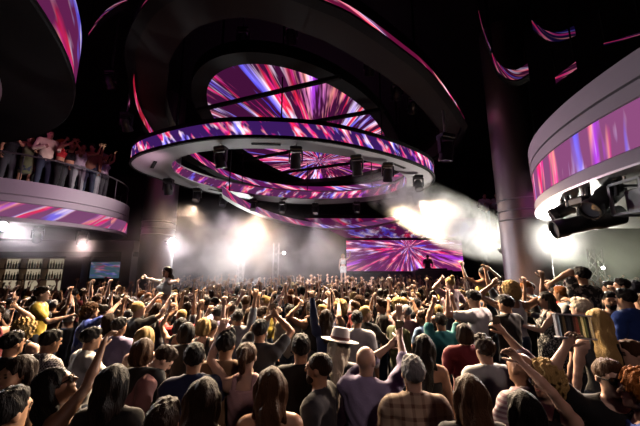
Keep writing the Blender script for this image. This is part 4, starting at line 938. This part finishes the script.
# ------------------------------------------------------------------ the crowd
PROTO = [dict(sex='m', top='tee', L='down', R='down'), dict(sex='m', top='tee', R='up', L='down', lean=3), dict(sex='f', top='tank', L='bentup', R='up', side=4), dict(sex='f', top='tee', L='chest', R='down', hy=25),
         dict(sex='m', top='shirt', L='chest', R='chest', lean=6), dict(sex='m', top='tee', L='phone', R='phone'), dict(sex='f', top='tank', L='wave', R='down', side=-4), dict(sex='f', top='strapless', L='down', R='high', hp=-12),
         dict(sex='m', top='long', L='down', R='front', hy=-25), dict(sex='f', top='crop', L='clap', R='clap'), dict(sex='m', top='rolled', L='point', R='down', lean=8), dict(sex='f', top='dress', bottom='skirt', L='chest', R='bentup', hy=-20), dict(sex='m', top='loose', L='high', R='high', hp=-8), dict(sex='m', top='tank', L='headhand', R='wave')]
PWORD = ['arms down', 'right arm raised', 'both hands overhead', 'one arm folded', 'hands at chest', 'both hands high', 'left arm waving', 'right arm straight up', 'one hand forward', 'clapping hands', 'left arm pointing', 'right hand overhead', 'both arms up', 'left hand on head']
PM = [meshes_of(p, .0205) for p in PROTO]
HK = {'m': (('short', 'short'), ('buzz', 'cropped'), ('quiff', 'swept'), ('curly', 'curly')), 'f': (('long', 'long'), ('bob', 'bobbed'), ('bun', 'tied-up'), ('tail', 'ponytailed'), ('verylong', 'very long'))}
HCW = ['black', 'black', 'dark brown', 'dark brown', 'brown', 'brown', 'blond', 'ginger', 'grey']
TCW = ['black']*9+['charcoal']*4+['navy', 'white', 'white', 'white', 'grey', 'navy', 'maroon', 'cream', 'cream', 'pale pink', 'red', 'light blue', 'olive green', 'tan brown', 'yellow', 'lilac', 'teal', 'light grey', 'light grey']
TW = {'tee': 't-shirt', 'long': 'long-sleeved top', 'shirt': 'shirt', 'rolled': 'shirt', 'loose': 'loose t-shirt', 'tank': 'tank top', 'crop': 'crop top', 'dress': 'dress', 'strapless': 'strapless top'}
used = set()
def zone(p):
    x, y = proj((p[0], p[1], 1.65)); Y = p[1]
    if p[2] > 3.8: return 'on the left balcony' if p[0] < 0 else 'on the far right ledge'
    if x < 130: return 'below the left balcony' if Y < 8 else 'in front of the bar'
    if x < 200: return 'near the left pillar'
    if x < 330: return 'left of centre on the floor' if Y < 7 else 'in haze left of centre'
    if x < 470: return 'right of centre on the floor' if Y < 7 else 'before the stage screen'
    if x < 555: return 'near the right pillar'
    return 'right of right pillar'
def crowd_person(loc, yaw, pi=None, group='dancing crowd', tries=60, light=0):
    for _ in range(tries):
        i = random.randrange(len(PROTO)) if pi is None else random.choice(pi); p = PROTO[i]
        hk, hw = random.choice(HK[p['sex']]); hc = random.choice(HCW); tc = random.choice(TCW)
        if tc == 'red' and random.random() < .6: continue
        lab = f"person with {hw} {hc} hair, {tc} {TW[p['top']]}, {PWORD[i]}, {zone(loc)}"
        if len(lab.replace(',', ' ').replace('-', ' ').split()) > 16: lab = lab.replace('person with ', '').replace(' hair,', '-haired person,')
        if len(lab.replace(',', ' ').replace('-', ' ').split()) > 16: lab = lab.replace(' on the floor', '').replace(' in haze', '')
        key = (hw, hc, tc, p['top'], i)
        if lab not in used: used.add(lab); break
    s = random.uniform(.95, 1.05)*(.96 if p['sex'] == 'f' else 1.02)
    return assemble(PM[i], p, hk, .016, loc, yaw, s, random.choice(('fair', 'fair', 'tan', 'tan', 'olive', 'brown')), tc, random.choice(('dark denim', 'denim', 'black', 'charcoal', 'grey')), hc, lab, group)
def blocked(x, y):
    if math.hypot(x-5.52, y-8.3) < .9 or math.hypot(x+6.35, y-12) < 1.05: return True
    if x < -7.4 and y > 12.2: return True
    if math.hypot(x+4.4, y-17.3) < .6 or math.hypot(x+2.5, y-17.6) < .6: return True
    if 1.8 < x < 9.7 and 2.6 < y < 6.75 and not (2.3 < x < 9.2 and 3.0 < y < 6.3): return True
    if 7.3 < x < 8.3 and y > 13.6: return True
    if math.hypot(x-10.2, y-12.1) < .6: return True
    return False
spots = []
gy = 2.45
cand = []
while gy < 17.6:
    gx = -1.1*gy-.5; st = .43 if gy < 11 else .54
    while gx < 1.1*gy+.5: cand.append((gx+random.uniform(-.17, .17), gy+random.uniform(-.17, .17))); gx += st
    gy += .43 if gy < 11 else .54
random.shuffle(cand)
for x, y in cand:
    if blocked(x, y) or y < 2.3: continue
    near = [(a, b) for a, b in placed if (a-x)**2+(b-y)**2 < (.41 if y < 5 else .36)**2]
    if near: continue
    base = .34 if (2.3 < x < 9.2 and 3.0 < y < 6.3) else 0
    px, py = proj((x, y, 1.66+base)); hw = .24*F/y
    if px < -25 or px > 665 or py > 440 or x > 14.6: continue
    if any(y < hy_+.05 and abs(px-hx) < hw+.10*F/hy_ and py < hpy+.45*F/hy_+8 for hx, hpy, hy_ in front): continue
    placed.append((x, y)); spots.append((y, x, base))
spots.sort()
nInd = 300-len(PEOPLE)-2-14
for y, x, base in spots[:nInd]:
    yaw = random.gauss(0, .35) if random.random() < .62 else random.uniform(-PI, PI)
    crowd_person((x, y, base), yaw)
# balcony guests along its edge, and two on the ledge
for i, (px, Y) in enumerate(((8, 8.25), (27, 8.5), (45, 8.7), (60, 8.9), (70, 9.15), (80, 9.3), (91, 9.6), (99, 9.95), (106, 10.3), (36, 9.4), (75, 10.1))):
    P = at_y(px, 160, Y); d = math.hypot(P.x-LC[0], P.y-LC[1])
    if d > LR-.42: P.x = LC[0]+(P.x-LC[0])*(LR-.42)/d; P.y = LC[1]+(P.y-LC[1])*(LR-.42)/d
    crowd_person((P.x, P.y, 4.66), random.uniform(-2.6, -.9), [3, 6, 7, 9, 11, 2, 4, 8] if i not in (3, 4) else [7, 9, 6], 'guests on the left balcony')
for px in (484, 497): P = at_y(px, 200, 13.5); crowd_person((P.x, P.y, 4.05), random.uniform(1.5, 3.5), [4, 8], 'guests on the far ledge')
# everyone farther back: too many and too small to tell apart
LOW = []
for i in (0, 1, 2, 5, 7, 12, 9, 6):
    p = PROTO[i]; parts = person_parts(p, .042); hk = HK[p['sex']][0][0]; hv, hf = hair_geo(hk, .03); hm = np.array(parts['headM']); hv = hv @ hm[:3, :3].T+hm[:3, 3]
    L = []
    for kk in ('body', 'top', 'bottom'):
        if kk in parts: L.append((kk, np.asarray(parts[kk][0]), np.asarray(parts[kk][1])))
    L.append(('hair', hv, hf)); LOW.append(L)
crowdM = [SKIN['fair'], SKIN['tan'], SKIN['olive'], HAIRC['black'], HAIRC['dark brown'], HAIRC['blond'], FAB['black'], FAB['white'], FAB['grey'], FAB['cream'], FAB['maroon'], FAB['navy'], FAB['charcoal']]
vv, ff, mm = [], [], []; nb = 0
for y, x, base in spots[nInd:]:
    L = random.choice(LOW); a = random.gauss(0, .5); s = random.uniform(.93, 1.05); R = RZ(a)*s; sk = random.randrange(3)
    ci = {'body': sk, 'hair': random.choice((3, 3, 4, 4, 5)), 'top': random.choice((6, 6, 7, 7, 8, 9, 9, 10, 11)), 'bottom': random.choice((6, 12, 11))}
    for kk, v, f in L:
        vv.append(v @ R.T+V(x, y, base)); ff.append(f+nb); mm.append(np.full(len(f), ci[kk])); nb += len(v)
if vv:
    me = to_mesh('distant_crowd', np.concatenate(vv), np.concatenate(ff), np.concatenate(mm), len(crowdM))
    o = bpy.data.objects.new('distant_crowd', me); C.objects.link(o); slots(o, crowdM)
    tag(o, 'dense crowd of small far dancers in front of the stage', 'crowd', kind='stuff')
print('people', len(PEOPLE), 'spots', len(spots), 'individual', nInd)
# ------------------------------------------------------------------ light
def light(kind, name, p, e, col=(1, 1, 1), aim=None, size=.1, angle=60, blend=.5):
    l = bpy.data.lights.new(name, kind); l.energy = e; l.color = col
    if kind == 'SPOT': l.spot_size = math.radians(angle); l.spot_blend = blend; l.shadow_soft_size = size
    elif kind == 'AREA': l.size = size
    else: l.shadow_soft_size = size
    o = bpy.data.objects.new(name, l); C.objects.link(o); o.location = p
    if aim is not None: o.rotation_euler = (Vector(aim)-Vector(p)).to_track_quat('-Z', 'Y').to_euler()
    return o
def off_lamp(p, aim, d=.06): p = Vector(p); return p+(Vector(aim)-p).normalized()*d
WARM = (1, .75, .50)
# white lamps toward the camera; narrow spot added to light the smoke jet
for (p, b, lb, r), e, aim in zip(LAMPS, (300, 800, 1100, 420, 6200, 160), ((0, 4, .6), (0, 3, .6), (1, 3, .8), (-4, 6, 2.2), at_y(424, 212, 9.8), (1, 5, .8))):
    light('SPOT', 'white_lamp_light', off_lamp(p, aim), e*1.6, (1, .95, .97) if e < 1000 else (1, .97, .88), aim, .10, 96 if aim[2] < 3 else 26, .6)
# lamps under the ring wash the floor: the near ones pour down on the dancers below and in front of them
for px, e, aim in ((167, 1890, (-4.2, 4.9, 1.4)), (222, 2100, (-2.4, 4.2, 1.4)), (295, 2100, (-.5, 4.0, 1.4)), (354, 2100, (1.2, 4.2, 1.4)), (389, 1890, (2.7, 4.6, 1.5))):
    p = near_ring(px); light('SPOT', 'ring_lamp_light', (p.x, p.y-.05, 4.72), e*1.7, WARM, (aim[0]*1.15, aim[1]+.9, aim[2]), .06, 66, .9)
for (x, y), e, aim, an in (((-4.7, 11.2), 5600, (-2.6, 4.6, 1.3), 42), ((-2.6, 12.7), 3000, (-1.0, 4.8, 1.3), 42), ((1.4, 13.2), 6500, (.8, 4.8, 1.3), 42), ((2.9, 12.3), 6000, (2.4, 5.0, 1.3), 42), ((3.5, 10.6), 3000, (4.6, 5.0, 1.6), 46), ((-4.9, 10.6), 800, (-5.5, 8.2, 1.4), 70), ((-2.6, 12.6), 1600, (-2.0, 8.6, 1.3), 75), ((1.0, 13.2), 2800, (.6, 9.0, 1.3), 64), ((3.3, 11.6), 2800, (3.6, 9.0, 1.3), 62), ((-.2, 13.4), 2200, (1.0, 16.5, 1.0), 80), ((-4.0, 11.9), 700, (-3.2, 15.8, 2.4), 90)):
    light('SPOT', 'ring_lamp_light', (x, y, 4.74), e, WARM if aim[1] < 10 else (1, .92, .96), aim, .08, an, .8)
q = LAMPS[4][0]; light('SPOT', 'white_lamp_light', off_lamp(q, (4, 4, 1.2), .12), 420, (1, .98, .80), (4, 4, .9), .08, 120, .7)
d_ = Vector((-.95, .25, -.22)).normalized(); p = rp(588, 222, 4.6)+d_*.56; light('SPOT', 'balcony_fill_light', p, 420, (1, .74, .64), (.6, 2.6, 1.2), .07, 75, .8)  # front fill added at the right balcony lamp
light('SPOT', 'balcony_fill_light', at_y(84, 245, 9.2), 900, (1, .76, .68), (-2.2, 3.0, 1.2), .07, 60, .8)  # matching fill added under the left balcony for the front rows
light('SPOT', 'rear_fill_light', (1.8, -2.2, 5.2), 150, (1, .74, .68), (.6, 4.0, 1.3), .3, 75, .9)  # added fill behind the camera for the dancers' backs, no fixture
# magenta wash thrown on the balconies by the wash lamps
light('SPOT', 'balcony_wash_light', (-3.2, 7.4, 4.9), 380, (1, .62, .80), (-9, 9, 4.9), .15, 60, .6)
light('SPOT', 'balcony_wash_light', (2.4, 8.2, 4.9), 140, (1, .62, .80), (4.6, 3.5, 4.6), .15, 90, .8)
light('SPOT', 'white_lamp_light', LAMPS[0][0]+Vector((.1, -.1, .2)), 190, (1, .93, .9), (-.8, 7.1, 5.4), .1, 44, .9)  # uplight added at the left white lamp to brighten the ring's belly
light('SPOT', 'jet_fill_light', at_y(500, 248, 9.45), 160, (1, .97, .85), at_y(385, 192, 8.6), .05, 50, .6)  # spot added at the nozzle to brighten the smoke jet
w = bpy.data.worlds.new('club_dark'); SC.world = w; w.use_nodes = True; w.node_tree.nodes['Background'].inputs[0].default_value = (.02, .012, .018, 1); w.node_tree.nodes['Background'].inputs[1].default_value = .3

# ------------------------------------------------------------------ haze and smoke
def smoke(name, label, loc, rad, dens, col=(1, 1, 1), scale=.6, rot=(0, 0, 0), thr=(.35, .75), seed=0, aniso=.2, power=1.5):
    m = bpy.data.materials.new(name); m.use_nodes = True; nt = m.node_tree; nt.nodes.clear(); L = nt.links
    tc = N(nt, 'ShaderNodeTexCoord'); ln = N(nt, 'ShaderNodeVectorMath', operation='LENGTH'); L.new(tc.outputs['Object'], ln.inputs[0])
    fo = N(nt, 'ShaderNodeMapRange', interpolation_type='SMOOTHSTEP'); fo.inputs['From Min'].default_value = 1; fo.inputs['From Max'].default_value = .1; L.new(ln.outputs['Value'], fo.inputs['Value'])
    pw = N(nt, 'ShaderNodeMath', operation='POWER'); pw.inputs[1].default_value = power; L.new(fo.outputs[0], pw.inputs[0])
    mp = N(nt, 'ShaderNodeMapping'); mp.inputs['Scale'].default_value = [r*scale for r in rad]; mp.inputs['Location'].default_value = (seed, seed*1.7, seed*.6); L.new(tc.outputs['Object'], mp.inputs[0])
    no = N(nt, 'ShaderNodeTexNoise', Scale=1, Detail=4, Roughness=.6, Distortion=.6); L.new(mp.outputs[0], no.inputs['Vector'])
    rm = N(nt, 'ShaderNodeMapRange'); rm.inputs['From Min'].default_value = thr[0]; rm.inputs['From Max'].default_value = thr[1]; L.new(no.outputs['Fac'], rm.inputs['Value'])
    mu = N(nt, 'ShaderNodeMath', operation='MULTIPLY'); L.new(pw.outputs[0], mu.inputs[0]); L.new(rm.outputs[0], mu.inputs[1])
    m2 = N(nt, 'ShaderNodeMath', operation='MULTIPLY'); L.new(mu.outputs[0], m2.inputs[0]); m2.inputs[1].default_value = dens
    v = N(nt, 'ShaderNodeVolumeScatter', Anisotropy=aniso); v.inputs['Color'].default_value = (*col, 1); L.new(m2.outputs[0], v.inputs['Density'])
    o_ = N(nt, 'ShaderNodeOutputMaterial'); L.new(v.outputs[0], o_.inputs['Volume'])
    mb = MB().lathe([(max(.02, math.sin(PI*i/14)), -math.cos(PI*i/14)) for i in range(15)], 28)
    o = mb.build(name, m, smooth=True); o.location = loc; o.scale = rad; o.rotation_euler = rot
    return tag(o, label, 'smoke', kind='stuff')
smoke('smoke_cloud', 'bright drifting haze around the white lamps left of centre', (-3.9, 13.4, 3.0), (6.2, 5.6, 2.55), .55, (1, .90, .95), .95, thr=(.40, .70), seed=3)
smoke('smoke_cloud', 'thin low haze over the far crowd before the stage', (2.0, 15.2, 2.6), (6.5, 3.2, 2.2), .10, (1, .95, .95), .5, thr=(.25, .75), seed=9)
q = LAMPS[2][0]; smoke('smoke_cloud', 'glowing haze around the white lamp beside the right pillar', (q.x+.1, q.y-.5, q.z-.1), (1.5, 1.2, 1.1), .5, (1, .98, .95), .9, thr=(.25, .7), seed=21)
q = LAMPS[3][0]; smoke('smoke_cloud', 'glowing haze below the left balcony at the photo edge', (q.x+.6, q.y+.5, q.z-.3), (2.0, 1.6, 1.1), .35, (1, .92, .97), .9, thr=(.25, .7), seed=27)
smoke('smoke_cloud', 'thin mauve haze drifting before the bar', (-8.2, 10.6, 2.9), (3.6, 2.8, 1.7), .14, (1, .88, .95), .6, thr=(.2, .75), seed=33)
smoke('smoke_cloud', 'greenish haze beyond the right pillar', (8.3, 9.2, 2.9), (4.0, 2.6, 2.0), .28, (.95, 1, .85), .6, thr=(.28, .75), seed=5)
A_, B_ = at_y(506, 248, 10.0), at_y(380, 188, 9.7); md = (A_+B_)/2; dr = (A_-B_); 
jet = smoke('smoke_jet', 'thick white jet of smoke blown left from beside the right pillar', md, (dr.length*.74, 1.1, .95), 3.4, (1, 1, .9), 1.3, thr=(.40, .60), seed=12, power=.8)
jet.rotation_euler = dr.to_track_quat('X', 'Z').to_euler()
t = empty('smoke_cannon', at_y(505, 252, 9.6), 'smoke cannon hidden behind the right silver pillar', 'machine')
hh = t.location.z
MB().lathe([(.05, -.2), (.09, -.15), (.09, .1), (.06, .2), (.05, .2)], 16, R=(B_-A_).to_track_quat('Z', 'Y').to_matrix()).build('nozzle', M['alu'], t, smooth=True); MB().tube([(0, 0, -hh), (0, 0, -.05)], .035, 8).build('pole', M['fixture'], t); MB().lathe([(.3, -hh), (.3, -hh+.03)], 20).build('base_plate', M['black'], t)
SC.cycles.volume_bounces = 1; SC.cycles.diffuse_bounces = 0; SC.cycles.volume_max_steps = 128; SC.cycles.max_bounces = 5; SC.cycles.transparent_max_bounces = 8; SC.cycles.sample_clamp_indirect = 4
